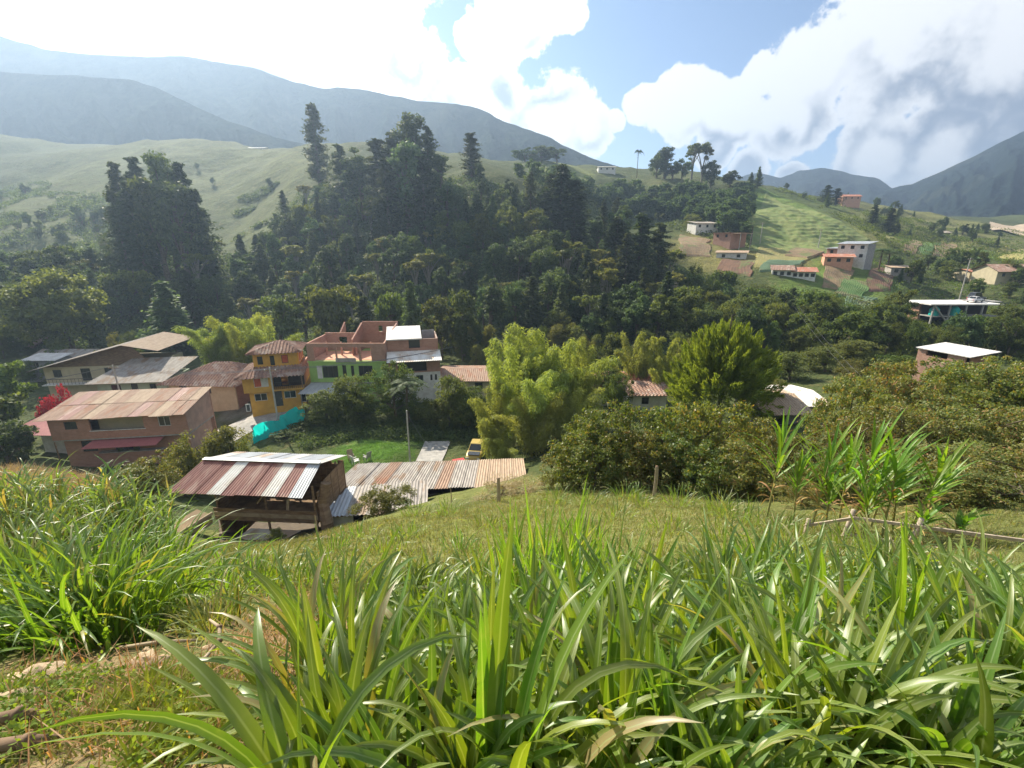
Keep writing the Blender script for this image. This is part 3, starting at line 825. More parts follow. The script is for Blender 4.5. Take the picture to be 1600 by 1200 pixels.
# trees on the near side of the right valley
for (px, top, D, wpx) in [(1190, 560, 62, 60), (1235, 548, 64, 80), (1290, 540, 68, 80), (1060, 560, 62, 40), (940, 560, 60, 60), (1340, 530, 72, 90), (1215, 590, 56, 60), (960, 575, 56, 50), (1330, 560, 58, 70), (1390, 548, 55, 70)]:
    tree(random.choice(['mid_fine', 'olive_fine']), px, top, D, wpx, 'leafy valley tree around the grey roofs below the bank', 'trees around the grey roofs')

# forest filled by survey of the slope
def fill(poly, n, kinds, sizes, spacing, label_of, group, dmin=60, dmax=400, tries=4000):
    xs = [p[0] for p in poly]; ys = [p[1] for p in poly]; k = 0
    for _ in range(tries):
        if k >= n: break
        px, py = random.uniform(min(xs), max(xs)), random.uniform(min(ys), max(ys))
        if not inpoly(np.array([px]), np.array([py]), poly)[0]: continue
        q = hit(px, py)
        if q is None: continue
        d = project(q)[2]
        if d < dmin or d > dmax: continue
        kind = random.choice(kinds); hgt = random.uniform(*sizes) * (1.25 if kind in ('conifer', 'tall', 'column') else 1)
        rr = spacing * hgt * .5
        if any((q.x - a) ** 2 + (q.y - b) ** 2 < (rr + c * .35) ** 2 * .55 for a, b, c in TAKEN): continue
        TAKEN.append((q.x, q.y, rr)); k += 1
        wd = hgt * random.uniform(.62, .85) * (.6 if kind in ('conifer', 'tall', 'cypress') else 1)
        plant(kind, (q.x, q.y, q.z - .2), hgt, wd, label_of[kind], group)
    return k
fill([(330, 520), (180, 500), (200, 420), (330, 410), (400, 400), (470, 320), (560, 300), (700, 300), (760, 290), (860, 320), (950, 350), (1040, 400), (1080, 470), (1100, 540), (900, 545), (700, 535), (500, 530)],
     215, ['broad', 'broad', 'broad_mid', 'tall', 'conifer', 'cypress', 'open'], (6.5, 11), .62, L_, GF, 80, 240)
LB = {k: v.replace('forest on the far slope', 'wood at the foot of the hazy pasture') for k, v in L_.items()}
fill([(0, 540), (0, 430), (180, 430), (200, 510), (100, 545)], 34, ['broad', 'broad_mid', 'tall'], (6, 10), .62, LB, 'wood at the foot of the pasture', 80, 200)
fill([(0, 380), (60, 330), (180, 330), (190, 385), (60, 395)], 16, ['broad'], (4, 6), .7, {'broad': 'dark bush tree scattered over the hazy pasture'}, 'bushes on the pasture', 100, 320)
def wood(name, poly, n, kinds, sizes, spacing, label, dmin, dmax, keep=3):
    """a far wood that reads as one mass: crowns thinned and joined into one mesh"""
    g = np.random.default_rng(n); V = []; xs = [p[0] for p in poly]; ys = [p[1] for p in poly]; k = 0
    for _ in range(5000):
        if k >= n: break
        px, py = g.uniform(min(xs), max(xs)), g.uniform(min(ys), max(ys))
        if not inpoly(np.array([px]), np.array([py]), poly)[0]: continue
        q = hit(px, py)
        if q is None or not dmin < project(q)[2] < dmax: continue
        hgt = g.uniform(*sizes)
        if any((q.x - a) ** 2 + (q.y - b) ** 2 < (spacing * hgt * .5 + c_ * .35) ** 2 * .55 for a, b, c_ in TAKEN): continue
        TAKEN.append((q.x, q.y, spacing * hgt * .5)); k += 1
        kd = kinds[g.integers(len(kinds))]; tm, cm, h, wd = PROTO[kd][g.integers(len(PROTO[kd]))]
        v = np.empty(len(cm.vertices) * 3, np.float32); cm.vertices.foreach_get('co', v)
        v = v.reshape(-1, 4, 3)[::keep]; ctr = v.mean(1, keepdims=True); v = ctr + (v - ctr) * 1.7
        a = g.uniform(0, 6.28); sx = hgt * .75 / wd; R = np.array([[math.cos(a), -math.sin(a), 0], [math.sin(a), math.cos(a), 0], [0, 0, 1]])
        V.append((v * np.array([sx, sx, hgt / h])) @ R.T + np.array([q.x, q.y, q.z - .3]))
    v = np.concatenate(V).reshape(-1, 3)
    tag(obj(name, mesh_np(name, v, np.arange(len(v)).reshape(-1, 4), M['leaf_dark'])), kind='stuff', label=label, cat='wood')
wood('hillside_wood', [(800, 285), (850, 290), (1000, 310), (1110, 310), (1180, 310), (1160, 380), (1080, 350), (1000, 345), (900, 320)], 120, ['broad', 'broad_mid', 'tall'], (6, 10), .62, 'dense far wood on the hillside above the white farmhouse', 160, 330)
LV = {'broad': 'dark valley tree below the terraced fields', 'broad_mid': 'mid green valley tree below the terraced fields', 'mid_fine': 'bright leafy valley tree below the terraced fields'}
fill([(1050, 450), (1180, 490), (1260, 505), (1400, 515), (1425, 545), (1580, 535), (1600, 520), (1600, 565), (1400, 560), (1100, 560), (1060, 520)], 88, ['broad', 'broad_mid', 'broad_mid', 'mid_fine'], (5, 9), .62, LV, 'valley trees below the fields', 62, 160)
LQ = {'broad': 'dark tree among the farmhouses on the sunny slope', 'broad_mid': 'green tree among the farmhouses on the sunny slope', 'cypress': 'pointed conifer among the farmhouses on the sunny slope'}
fill([(1380, 425), (1400, 405), (1500, 405), (1600, 440), (1600, 485), (1570, 470), (1440, 462), (1400, 450)], 24, ['broad', 'broad_mid', 'broad_mid', 'cypress'], (4, 7), .75, LQ, 'trees among the farmhouses', 100, 300)
fill([(1200, 290), (1300, 305), (1420, 330), (1600, 375), (1600, 395), (1450, 370), (1370, 370), (1300, 330)], 30, ['broad', 'cypress'], (4, 8), .75, {k: v.replace('among the farmhouses on the sunny slope', 'scattered on the ridge behind the green terraces') for k, v in LQ.items()}, 'trees on the ridge behind the terraces', 180, 420)
fill([(640, 590), (640, 535), (900, 540), (1100, 555), (1180, 575), (1100, 600), (900, 600)], 40, ['mid_fine', 'broad_mid', 'olive_fine'], (4, 7), .7, {'mid_fine': 'leafy tree on the valley floor behind the bamboo', 'broad_mid': 'round green tree on the valley floor behind the bamboo', 'olive_fine': 'pale green tree on the valley floor behind the bamboo'}, 'valley floor trees behind the bamboo', 62, 100)
fill([(0, 620), (0, 545), (330, 545), (520, 545), (520, 580), (300, 560), (60, 620)], 26, ['mid_fine', 'broad_mid'], (3, 5.5), .7, {'mid_fine': 'leafy garden tree behind the street roofs', 'broad_mid': 'dark garden tree behind the street roofs'}, 'garden trees behind the roofs', 78, 110)
fill([(0, 420), (0, 300), (150, 260), (330, 240), (480, 260), (480, 320), (390, 390), (330, 330), (190, 400)], 26, ['broad', 'mid_fine'], (2.5, 6), .35, {'broad': 'dark low bush dotted over the sunlit pasture', 'mid_fine': 'green low bush dotted over the sunlit pasture'}, 'low bushes on the sunlit pasture', 120, 330)
# skyline trees
for (px, top, D, wpx, kd) in [(1038, 232, 268, 34, 'tall'), (1025, 240, 268, 30, 'broad'), (1080, 228, 268, 40, 'open'), (1095, 232, 266, 30, 'open'), (1065, 245, 266, 30, 'broad'), (1110, 252, 266, 36, 'broad'), (1050, 255, 262, 40, 'broad'), (1140, 268, 268, 30, 'broad')]:
    tree(kd, px, top, D, wpx, {'tall': 'tall feathery tree standing on the skyline', 'open': 'tall open crowned tree standing on the skyline', 'broad': 'dark rounded tree standing on the skyline'}[kd], 'trees on the skyline')
tree('palm', 995, 236, 272, 16, 'slender palm standing on the skyline beside the trees')
for (px, top, D, wpx) in [(1183, 262, 268, 12), (1172, 270, 268, 10)]:
    tree('cypress', px, top, D, wpx, 'small pointed conifer on the skyline above the green terraces', 'conifers above the terraces')
for (px, top, D, wpx) in [(1290, 290, 300, 24), (1305, 295, 300, 22), (1362, 320, 235, 20), (1387, 326, 232, 22)]:
    tree('conifer', px, top, D, wpx, 'dark conifer standing behind the ridge of the green terraces', 'conifers behind the terraces')
tree('mid_fine', 1078, 334, 185, 34, 'bright yellow green round tree beside the white farmhouse')
for (px, top, D, wpx) in [(1372, 388, 150, 40), (1383, 392, 148, 34)]:
    tree('palm', px, top, D, wpx, 'palm tree beside the white two storey farmhouse', 'palms beside the farmhouse')
tree('palm', 1172, 350, 165, 30, 'palm tree beside the pink brick farmhouse')
for (px, top, D, wpx) in [(1180, 445, 118, 60), (1215, 460, 112, 70)]:
    tree('mid_fine', px, top, D, wpx, 'bright green tree below the long white farmhouse', 'bright trees below the long farmhouse')
for (px, top, D, wpx) in [(820, 232, 262, 40), (845, 228, 265, 40), (870, 232, 265, 34)]:
    tree('broad', px, top, D, wpx, 'hazy tall tree behind the small pasture on the crest', 'hazy trees behind the crest pasture')

# low growth between the trunks
def undergrowth(name, poly, n, L, W, matname, label, hgt=1.2, dmin=50, dmax=420, per=9, patch=None):
    g = np.random.default_rng(len(name) + n)
    xs = [p[0] for p in poly]; ys = [p[1] for p in poly]
    # sample in plan between the surveyed corner points
    cor = [hit(*p) for p in poly]; cor = [c for c in cor if c is not None]
    x0, x1 = min(c.x for c in cor), max(c.x for c in cor); y0, y1 = min(c.y for c in cor), max(c.y for c in cor)
    x = g.uniform(x0, x1, n * 6); y = g.uniform(y0, y1, n * 6); z = H(x, y)
    px, py, d = project((x, y, z))
    k = inpoly(px, py, poly) & (d > dmin) & (d < dmax)
    if patch is not None: k &= fbm(x / patch[0], y / patch[0], 3, 77) > patch[1]
    c = np.stack([x, y, z], -1)[k][:n]
    C = np.repeat(c, per, 0); nn = len(C)
    q = rdir(nn, g) * g.random((nn, 1)) ** .5 * hgt; q[:, 2] = abs(q[:, 2])
    v, f = leaves(C + q, rdir(nn, g), rdir(nn, g) + np.array([0, 0, .8]), L * g.uniform(.6, 1.3, nn), W)
    return tag(obj(name, mesh_np(name, v, f, M[matname])), kind='stuff', label=label, cat='undergrowth')
undergrowth('undergrowth', [(0, 545), (0, 400), (200, 400), (400, 400), (470, 300), (740, 275), (860, 320), (1050, 400), (1100, 560), (700, 545), (300, 550)], 9000, .7, .4, 'leaf_dark', 'dense dark undergrowth of the far slope forest', 1.5)
undergrowth('undergrowth', [(800, 270), (1000, 300), (1180, 295), (1170, 390), (1060, 360), (900, 330)], 3500, .8, .5, 'leaf_dark', 'low dark bushes of the wooded hillside', 1.6, 150)
undergrowth('undergrowth', [(1060, 420), (1200, 450), (1430, 480), (1600, 490), (1600, 570), (1100, 580)], 5000, .5, .3, 'leaf_mid', 'low green bushes of the valley bottom', 1.3)
undergrowth('undergrowth', [(1360, 410), (1420, 350), (1600, 380), (1600, 490), (1400, 470)], 1600, .6, .35, 'leaf_mid', 'low bushes between the farm plots', 1.0, 100)
undergrowth('bank_undergrowth', [(440, 665), (640, 630), (800, 640), (800, 690), (660, 690), (560, 685), (480, 705)], 3000, .3, .16, 'leaf_dark', 'dark undergrowth of the bank below the street', .8, 44, 62)
undergrowth('pasture_scrub', [(0, 430), (0, 290), (110, 280), (190, 320), (200, 430)], 2600, .8, .5, 'leaf_dark', 'dark scrub patches on the lower hazy pasture', 1.5, 110, 330, patch=(22, .06))
undergrowth('pasture_scrub', [(330, 330), (420, 290), (500, 270), (500, 320), (400, 400), (340, 400)], 1300, .8, .5, 'leaf_dark', 'scrub patches creeping up the pasture beside the forest', 1.4, 110, 300, patch=(16, .05))
undergrowth('ridge_scrub', [(1200, 292), (1310, 306), (1430, 325), (1600, 365), (1600, 430), (1500, 420), (1420, 400), (1370, 375), (1290, 330)], 2200, .8, .5, 'leaf_mid', 'patchy scrub on the ridge behind the green terraces', 1.6, 150, 420, patch=(20, .08))
# ------------------------------------------------------------------ buildings
brickmat('brick', (.44, .235, .17), (.37, .19, .135), (.36, .27, .22))
brickmat('brick_pale', (.46, .26, .19), (.40, .22, .16), (.42, .34, .29))
mat('render_pink', (.50, .33, .26), (.40, .27, .22), 1.2, .95)
mat('ochre', (.62, .36, .07), (.54, .30, .06), 1.5, .9)
mat('lime_paint', (.36, .55, .16), (.30, .47, .14), 1.2, .9)
mat('pale_green', (.42, .52, .40), (.36, .44, .34), 1.2, .9)
mat('white_paint', (.74, .73, .70), (.60, .58, .54), 1.4, .85)
mat('cream', (.55, .48, .33), (.47, .41, .28), 1.2, .9)
mat('salmon', (.62, .34, .22), (.54, .29, .19), 1.2, .9)
mat('concrete', (.40, .38, .35), (.28, .27, .25), 2.0, .95, bump=.3)
mat('grey_block', (.33, .33, .34), (.26, .26, .27), 1.5, .95)
mat('tile', (.36, .22, .16), (.24, .15, .12), 2.2, .9, c3=(.42, .33, .27))
mat('tile_red', (.46, .19, .12), (.36, .15, .1), 2.2, .9, c3=(.4, .28, .22))
mat('sheet_rust', (.29, .13, .10), (.22, .09, .075), 1.2, .6, c3=(.38, .24, .19), stretch=(3, .6, 1))
mat('sheet_brown', (.36, .24, .17), (.27, .17, .12), 1.6, .75, c3=(.30, .15, .09), stretch=(2, .6, 1))
mat('sheet_tan', (.44, .33, .23), (.36, .26, .18), 1.6, .75, stretch=(2, .6, 1))
mat('sheet_grey', (.40, .36, .32), (.28, .25, .22), 1.4, .7, c3=(.28, .20, .14), stretch=(2, .6, 1))
mat('sheet_zinc', (.52, .54, .56), (.42, .44, .46), 1.4, .5, metal=.2, stretch=(2, .5, 1))
mat('sheet_white', (.74, .72, .68), (.60, .56, .50), 1.0, .6, c3=(.5, .38, .28))
mat('sheet_red', (.42, .15, .14), (.36, .12, .12), 1.2, .6)
mat('slab_white', (.72, .70, .67), (.58, .55, .52), .9, .8)
mat('wood', (.17, .11, .07), (.26, .18, .11), 2, .95, stretch=(1, 1, 4), bump=.3)
mat('wood_pale', (.40, .32, .22), (.30, .23, .15), 3, .95, bump=.3)
mat('interior_shade', (.035, .03, .028), (.05, .042, .036), 1, .95)  # near-black colour stands for the shade inside rooms and recesses
mat('glass_dark', (.02, .022, .025), (.03, .033, .037), 1, .12, spec=.6)
mat('frame_white', (.7, .7, .68), None, 3, .6)
mat('frame_dark', (.06, .05, .045), None, 3, .6)
mat('door_dark', (.07, .08, .075), None, 3, .6)
mat('door_green', (.12, .25, .09), None, 2, .7)
mat('curtain_red', (.52, .13, .07), (.42, .1, .05), 3, .9)
mat('curtain_white', (.62, .62, .62), (.5, .5, .5), 3, .9)
mat('steel', (.38, .39, .40), (.3, .3, .31), 4, .5, metal=.5)
mat('pole', (.50, .48, .44), (.40, .38, .35), 3, .9)
mat('wire', (.22, .22, .23), None, 3, .6)
leafmat('net_turquoise', (.01, .62, .52), (.01, .62, .52), .5, .8, tcol=(1, 1.2, 1.2), vary=0)
mat('tank_turquoise', (.02, .42, .38), (.02, .36, .33), 3, .5)
mat('rubber', (.03, .03, .03), None, 4, .8)
mat('car_tan', (.50, .36, .08), (.46, .33, .08), 2, .35, spec=.5)
mat('car_white', (.65, .65, .66), None, 2, .3, spec=.5)
mat('car_black', (.04, .045, .05), None, 2, .3, spec=.5)
mat('plastic_red', (.55, .05, .05), None, 2, .5)
mat('rock', (.42, .32, .20), (.30, .22, .14), 4, .95, bump=.6)
mat('soil_tan', (.27, .19, .11), (.20, .145, .085), .6, .95, c3=(.17, .18, .07))
mat('soil_red', (.20, .115, .075), (.15, .09, .06), .6, .95, c3=(.14, .15, .06))
mat('crop_green', (.09, .17, .05), (.14, .21, .07), .5, .9, c3=(.18, .17, .08))
mat('crop_blue', (.13, .20, .12), (.11, .17, .09), .5, .9, c3=(.17, .18, .09))
mat('crop_yellow', (.30, .25, .10), (.22, .22, .07), .5, .9)
mat('quarry', (.58, .46, .33), (.48, .37, .26), .2, .95)
mat('terrace_grass', (.135, .19, .05), (.20, .22, .075), .3, .95)

def roof_face(mb, bl, br, tl, tr, pitch=.25, amp=.03, rows=1, th=.05, rowstep=0.0):
    """corrugated or tiled roof plane; waves run straight up the slope, the outline may be a trapezoid or triangle"""
    bl, br, tl, tr = map(Vector, (bl, br, tl, tr))
    U = br - bl; W = U.length; U = U / W
    a = (tl - bl).dot(U); b = (tr - bl).dot(U)
    up = (tl - bl) - U * a                 # full slope vector
    nrm = U.cross(up).normalized()
    if nrm.z < 0: nrm = -nrm
    n = max(2, int(round(W / pitch)) * 4)
    para = (b - a) > .8 * W
    cols = []
    for i in range(n + 1):
        u = W * i / n
        vm = 1.0
        if not para:
            if u < a: vm = min(vm, u / a)
            if u > b: vm = min(vm, (W - u) / max(1e-6, W - b))
        w_ = math.sin(2 * math.pi * i / 4 + .78) * amp
        col = []
        for r in range(rows + 1):
            for e in ((0, 1) if (rowstep and 0 < r < rows) else (0,)):
                v = vm * r / rows
                lift = (rowstep if e else 0)
                col.append((bl.lerp(br, i / n).lerp(tl.lerp(tr, i / n), v) if para else bl + U * u + up * v) + nrm * (w_ + lift))
        cols.append(col)
    m_ = len(cols[0]); base = len(mb.v)
    for c in cols: mb.v += [tuple(p) for p in c]
    for c in cols: mb.v += [tuple(p - nrm * th) for p in c]
    off = (n + 1) * m_
    for i in range(n):
        for r in range(m_ - 1):
            q = [base + i * m_ + r, base + (i + 1) * m_ + r, base + (i + 1) * m_ + r + 1, base + i * m_ + r + 1]
            mb.f.append(q); mb.f.append([x + off for x in q[::-1]])
        for r in (0, m_ - 1):
            q = [base + i * m_ + r, base + (i + 1) * m_ + r]
            mb.f.append([q[1], q[0], q[0] + off, q[1] + off])
    return mb
def roof(e, faces, material, name='roof', **kw):
    mb = MB()
    for q in faces: roof_face(mb, *q, **kw)
    return mb.build(name, M[material], e)
def sheets(e, bl, br, tl, tr, n, mats, pitch=.2, amp=.025, name='roof_sheet', jitter=.03, rows=1):
    """a roof plane laid in single sheets, each an object of its own"""
    bl, br, tl, tr = map(Vector, (bl, br, tl, tr))
    for r in range(rows):
        for i in range(n):
            u0, u1 = i / n, (i + 1) / n + .004
            v0, v1 = r / rows, min(1.0, (r + 1) / rows + (.03 if r < rows - 1 else 0))
            def q(u, v): return (bl.lerp(br, u)).lerp(tl.lerp(tr, u), v)
            lift = Vector((0, 0, random.uniform(0, jitter) + .02 * (i % 2) + .03 * r))
            mb = MB(); k = random.uniform(-jitter, jitter) * .6
            roof_face(mb, q(u0, v0 + k * (r == 0)) + lift, q(u1, v0 + k * (r == 0)) + lift, q(u0, v1) + lift, q(u1, v1) + lift, pitch, amp, 1, .02)
            mb.build(name, M[mats(i, r) if callable(mats) else mats], e)
def wall(e, W, z0, z1, holes, material, y=0.0, t=.2, x0=0.0, name='wall'):
    """a wall along x with real openings; holes are (xa, xb, za, zb)"""
    xs = sorted({x0, x0 + W, *[h for q in holes for h in q[:2]]}); zs = sorted({z0, z1, *[h for q in holes for h in q[2:]]})
    mb = MB()
    for i in range(len(xs) - 1):
        k = 0
        while k < len(zs) - 1:
            cx = (xs[i] + xs[i + 1]) / 2
            def solid(kk): 
                cz = (zs[kk] + zs[kk + 1]) / 2
                return not any(a < cx < b and c < cz < d for a, b, c, d in holes)
            if not solid(k): k += 1; continue
            k2 = k
            while k2 + 1 < len(zs) - 1 and solid(k2 + 1): k2 += 1
            mb.box(xs[i], xs[i + 1], y, y + t, zs[k], zs[k2 + 1]); k = k2 + 1
    return mb.build(name, M[material], e)
def window(e, x0, x1, z0, z1, y=0.0, fm='frame_white', pm='glass_dark', mull=1, name='window', pane2=None):
    mb = MB(); w_ = .06; yy = y + .06
    mb.box(x0, x1, yy, yy + .07, z0, z0 + w_).box(x0, x1, yy, yy + .07, z1 - w_, z1).box(x0, x0 + w_, yy, yy + .07, z0 + w_, z1 - w_).box(x1 - w_, x1, yy, yy + .07, z0 + w_, z1 - w_)
    for i in range(mull):
        xm = x0 + (x1 - x0) * (i + 1) / (mull + 1)
        mb.box(xm - .025, xm + .025, yy, yy + .06, z0 + w_, z1 - w_)
    wd = mb.build(name, M[fm], e)
    n = mull + 1
    for i in range(n):
        a, b = x0 + (x1 - x0) * i / n, x0 + (x1 - x0) * (i + 1) / n
        MB().box(a + .03, b - .03, yy + .03, yy + .045, z0 + .04, z1 - .04).build('pane', M[pane2 if (pane2 and i == 1) else pm], wd)
    return wd
def door(e, x0, x1, z0, z1, y=0.0, dm='door_dark'):
    d = MB().box(x0, x1, y + .08, y + .13, z0, z1).build('door', M[dm], e)
    MB().box(x1 - .18, x1 - .12, y + .04, y + .08, z0 + 1.0, z0 + 1.12).build('handle', M['steel'], d)
    return d
def frame(name, a, b, label, cat='house', group=None, z=None):
    """an Empty at the front left corner a, x axis towards b"""
    a, b = Vector(a), Vector(b)
    e = empty(name, (a.x, a.y, a.z if z is None else z), math.atan2(b.y - a.y, b.x - a.x))
    tag(e, label, cat, group)
    return e, math.hypot(b.x - a.x, b.y - a.y)
def box_house(e, W, Dp, h, wm, holes=(), fm='frame_white', side=None, found=2.0, z0=0.0, mull=1, y0=0.0, t=.2, doors=(), x0=0.0):
    """four walls with window openings in front"""
    allh = [q[:4] for q in holes] + [q[:4] for q in doors]
    wall(e, W, z0 - found, z0 + h, allh, wm, y0, t, x0)
    sm = side or wm
    for q in (MB().box(x0 + .003, x0 + t, y0 + t + .002, y0 + Dp - t - .002, z0 - found, z0 + h - .003), MB().box(x0 + W - t, x0 + W - .003, y0 + t + .002, y0 + Dp - t - .002, z0 - found, z0 + h - .003), MB().box(x0, x0 + W, y0 + Dp - t, y0 + Dp, z0 - found, z0 + h)):
        q.build('wall', M[sm], e)
    MB().box(x0 + t + .01, x0 + W - t - .01, y0 + t + .9, y0 + t + .95, z0, z0 + h - .05).build('inner_wall', M['interior_shade'], e)
    for q in holes: window(e, *q[:4], y=y0, fm=fm, mull=q[4] if len(q) > 4 else mull)
    for q in doors: door(e, *q[:4], y=y0)
def gable(e, x, y0, y1, z0, zr, material, t=.2, ym=None):
    ym = (y0 + y1) / 2 if ym is None else ym
    MB().hexa([(x, y0, z0), (x + t, y0, z0), (x + t, y1, z0), (x, y1, z0), (x, ym - .01, zr), (x + t, ym - .01, zr), (x + t, ym + .01, zr), (x, ym + .01, zr)]).build('gable', M[material], e)

# ---- brick house with the patched sheet roof
a, b = P(93, 722, 51), P(303, 712, 53)
e, W = frame('brick_house', a, b, 'two storey brick house with patched brown sheet roof and red awning')
zb = a.z; hU = 5.1
up_h = [(.055, .13), (.26, .63), (.77, .89)]
fl = 2.55
wall(e, W, fl, hU, [(W * .11, W * .2, fl + 1.2, fl + 2.1), (W * .29, W * .68, fl + .95, fl + 2.3), (W * .79, W * .88, fl + 1.05, fl + 2.2)], 'brick', 0, .2)
wall(e, W * .93, -2.5, fl - .15, [(W * .16, W * .27, .8, 2.1), (W * .4, W * .58, .75, 2.1)], 'brick', .6, .2, W * .04)
MB().box(0, W, .004, 6.0, fl - .15, fl).build('floor_slab', M['concrete'], e)
MB().box(W * .3, W * .78, -.02, .6, -.9, .75).build('balcony_wall', M['brick'], e)
MB().box(W * .3, W * .78, -.05, .62, .75, .83).build('balcony_cap', M['concrete'], e)
for x_ in (.02, W - .2): MB().box(x_, x_ + .18, .21, 6.0, fl, hU + .02).build('wall', M['render_pink'], e)
MB().box(W * .97 - .2, W * .97, .81, 6.0, -2.5, fl - .155).build('wall', M['render_pink'], e)
MB().box(W * .04, W * .04 + .2, .81, 6.0, -2.5, fl - .155).build('wall', M['concrete'], e)
MB().box(0, W, 6.0, 6.2, -2.5, hU + .75).build('wall', M['brick'], e)
MB().hexa([(W - .2, .2, hU), (W - .004, .2, hU), (W - .004, 6, hU), (W - .2, 6, hU), (W - .2, .2, hU + .04), (W - .004, .2, hU + .04), (W - .004, 6, hU + .78), (W - .2, 6, hU + .78)]).build('gable', M['render_pink'], e)
MB().box(W * .29, W * .68, 1.3, 1.4, fl, hU).build('balcony_back_wall', M['cream'], e)
MB().box(W * .28, W * .69, -.05, .25, fl + .86, fl + .95).build('balcony_rail', M['frame_white'], e)
MB().box(W * .1, W * .95, 1.6, 1.7, -.2, fl - .2).build('inner_wall', M['interior_shade'], e)
window(e, W * .11, W * .2, fl + 1.2, fl + 2.1, fm='frame_dark'); window(e, W * .79, W * .88, fl + 1.05, fl + 2.2, fm='frame_white')
window(e, W * .16, W * .27, .8, 2.1, y=.6, fm='frame_dark'); window(e, W * .4, W * .58, .75, 2.1, y=.6, fm='frame_dark', mull=3)
roof_face_kw = dict()
pm = ['sheet_brown', 'sheet_brown', 'sheet_tan', 'sheet_brown', 'sheet_rust', 'sheet_brown']
sheets(e, (-.9, -.7, hU - .02), (W + .15, -.7, hU - .02), (-.9, 6.6, hU + .95), (W + .15, 6.6, hU + .95), 13,
       lambda i, r: (['sheet_tan', 'sheet_brown', 'sheet_tan', 'sheet_brown', 'sheet_brown', 'sheet_tan', 'sheet_tan', 'sheet_brown', 'sheet_rust'] if r else pm)[(i * 5 + 3 * r) % (9 if r else 6)], rows=2)
roof(e, [((W * .26, -1.5, 2.0), (W * .80, -1.5, 2.0), (W * .28, .55, 2.35), (W * .80, .55, 2.35))], 'sheet_red', 'awning', pitch=.2, amp=.02)
for k in range(2): MB().tube([(W * (.45 + .12 * k), .3, .83), (W * (.45 + .12 * k), .3, 1.3), (W * (.46 + .12 * k), .3, 1.5)], [.25, .3, .05], 7).build('potted_plant', M['leaf_dark'], e)
# ---- red shed left of it
a, b = P(40, 700, 54), P(98, 700, 54)
e, W = frame('red_awning_shed', a, b, 'small open shed with faded red sheet roof beside the brick house', 'shed', z=G(70, 54).z)
roof(e, [((-1, -1.0, 3.1), (W + .3, -1.0, 3.0), (-.6, 3, 3.7), (W + .3, 3, 3.6))], 'sheet_red', pitch=.25)
wall(e, W + .2, -2, 2.2, [], 'white_paint', 2.0, .15)
for x_ in (0, W): MB().box(x_, x_ + .1, -.8, -.7, -2, 3.05).build('post', M['wood'], e)

# ---- yellow house
a, b = P(386, 641, 60), P(478, 636, 62)
e, W = frame('yellow_house', a, b, 'ochre yellow house with tiled hip roofs and a small upper storey')
Dp = 7.5; h0, h1_ = 2.25, 4.35
gx_ = .45
box_house(e, W - gx_, Dp - .5, h0, 'ochre', [(1.0, 2.5, .95, 1.95, 1), (4.55, 6.0, 1.0, 2.0, 1), (6.5, 7.2, .3, 2.0, 0)], y0=.5, doors=[(3.35, 4.3, 0, 2.1)], side='brick', x0=gx_)
MB().box(0, W, 0, Dp, h0, h0 + .18).build('floor_slab', M['ochre'], e)
wall(e, W * .47, h0 + .18, h1_, [(1.3, 3.0, 2.95, 4.15)], 'ochre', 0, .2)
window(e, 1.3, 3.0, 2.95, 4.15, fm='frame_white', pm='curtain_red', pane2='curtain_white')
MB().box(W * .47 - .2, W * .47, .2, 1.6, h0 + .18, h1_).build('wall', M['ochre'], e)
wall(e, W * .53, h0 + .18, h1_, [(W * .6, W * .72, 2.5, 4.1)], 'interior_shade', 1.6, .15, W * .47)
rb = MB()
for k in range(16): rb.box(W * .48 + k * W * .5 / 15, W * .48 + k * W * .5 / 15 + .03, .05, .08, h0 + .18, h0 + 1.1)
rb.box(W * .47, W, .04, .1, h0 + 1.1, h0 + 1.16); rb.build('balcony_railing', M['frame_dark'], e)
MB().box(W - .14, W, .04, .18, h0 + .18, h1_).build('post', M['wood'], e)
MB().box(.003, .2, .202, Dp, h0 + .18, h1_).build('wall', M['ochre'], e)
MB().box(W - .2, W - .003, 1.62, Dp, -1, h1_ + .6).build('wall', M['brick'], e)
MB().box(.2, W - .2, Dp - .2, Dp, h0 + .18, h1_).build('wall', M['ochre'], e)
# upper storey
ux0, ux1, uy0, uy1, uz = 1.2, 6.6, 1.9, 6.8, 7.0
wall(e, ux1 - ux0, h1_ - .3, uz, [(1.7, 2.35, 5.5, 6.6), (3.2, 3.75, 5.3, 6.6), (4.6, 5.4, 5.5, 6.6)], 'ochre', uy0, .2, ux0)
for q, pm_ in (((1.7, 2.35, 5.5, 6.6), 'glass_dark'), ((3.2, 3.75, 5.3, 6.6), 'glass_dark'), ((4.6, 5.4, 5.5, 6.6), 'curtain_red')): window(e, *q, y=uy0, fm='frame_dark', pm=pm_, mull=0)
MB().box(ux0 + .003, ux0 + .2, uy0 + .202, uy1, h1_ - .3, uz).build('wall', M['ochre'], e); MB().box(ux1 - .2, ux1 - .003, uy0 + .202, uy1, h1_ - .3, uz).build('wall', M['ochre'], e); MB().box(ux0 + .2, ux1 - .2, uy1 - .2, uy1, h1_ - .3, uz).build('wall', M['ochre'], e)
for k in range(3):
    yw = uy0 + .9 + k * 1.3
    f_ = MB().box(ux1 - .002, ux1 + .04, yw, yw + .9, 5.4, 6.7).build('window', M['frame_white'], e)
    MB().box(ux1 + .041, ux1 + .05, yw + .08, yw + .82, 5.5, 6.6).build('pane', M['curtain_red'], f_)
tk = dict(pitch=.42, amp=.08, rows=9, rowstep=.04)
ez, oz = h1_ + .02, .7
roof(e, [((-oz, -oz, ez), (W + .35, -oz, ez), (ux0 + .5, uy0 + .4, ez + .95), (ux1 - .4, uy0 + .4, ez + .95))], 'tile', **tk)
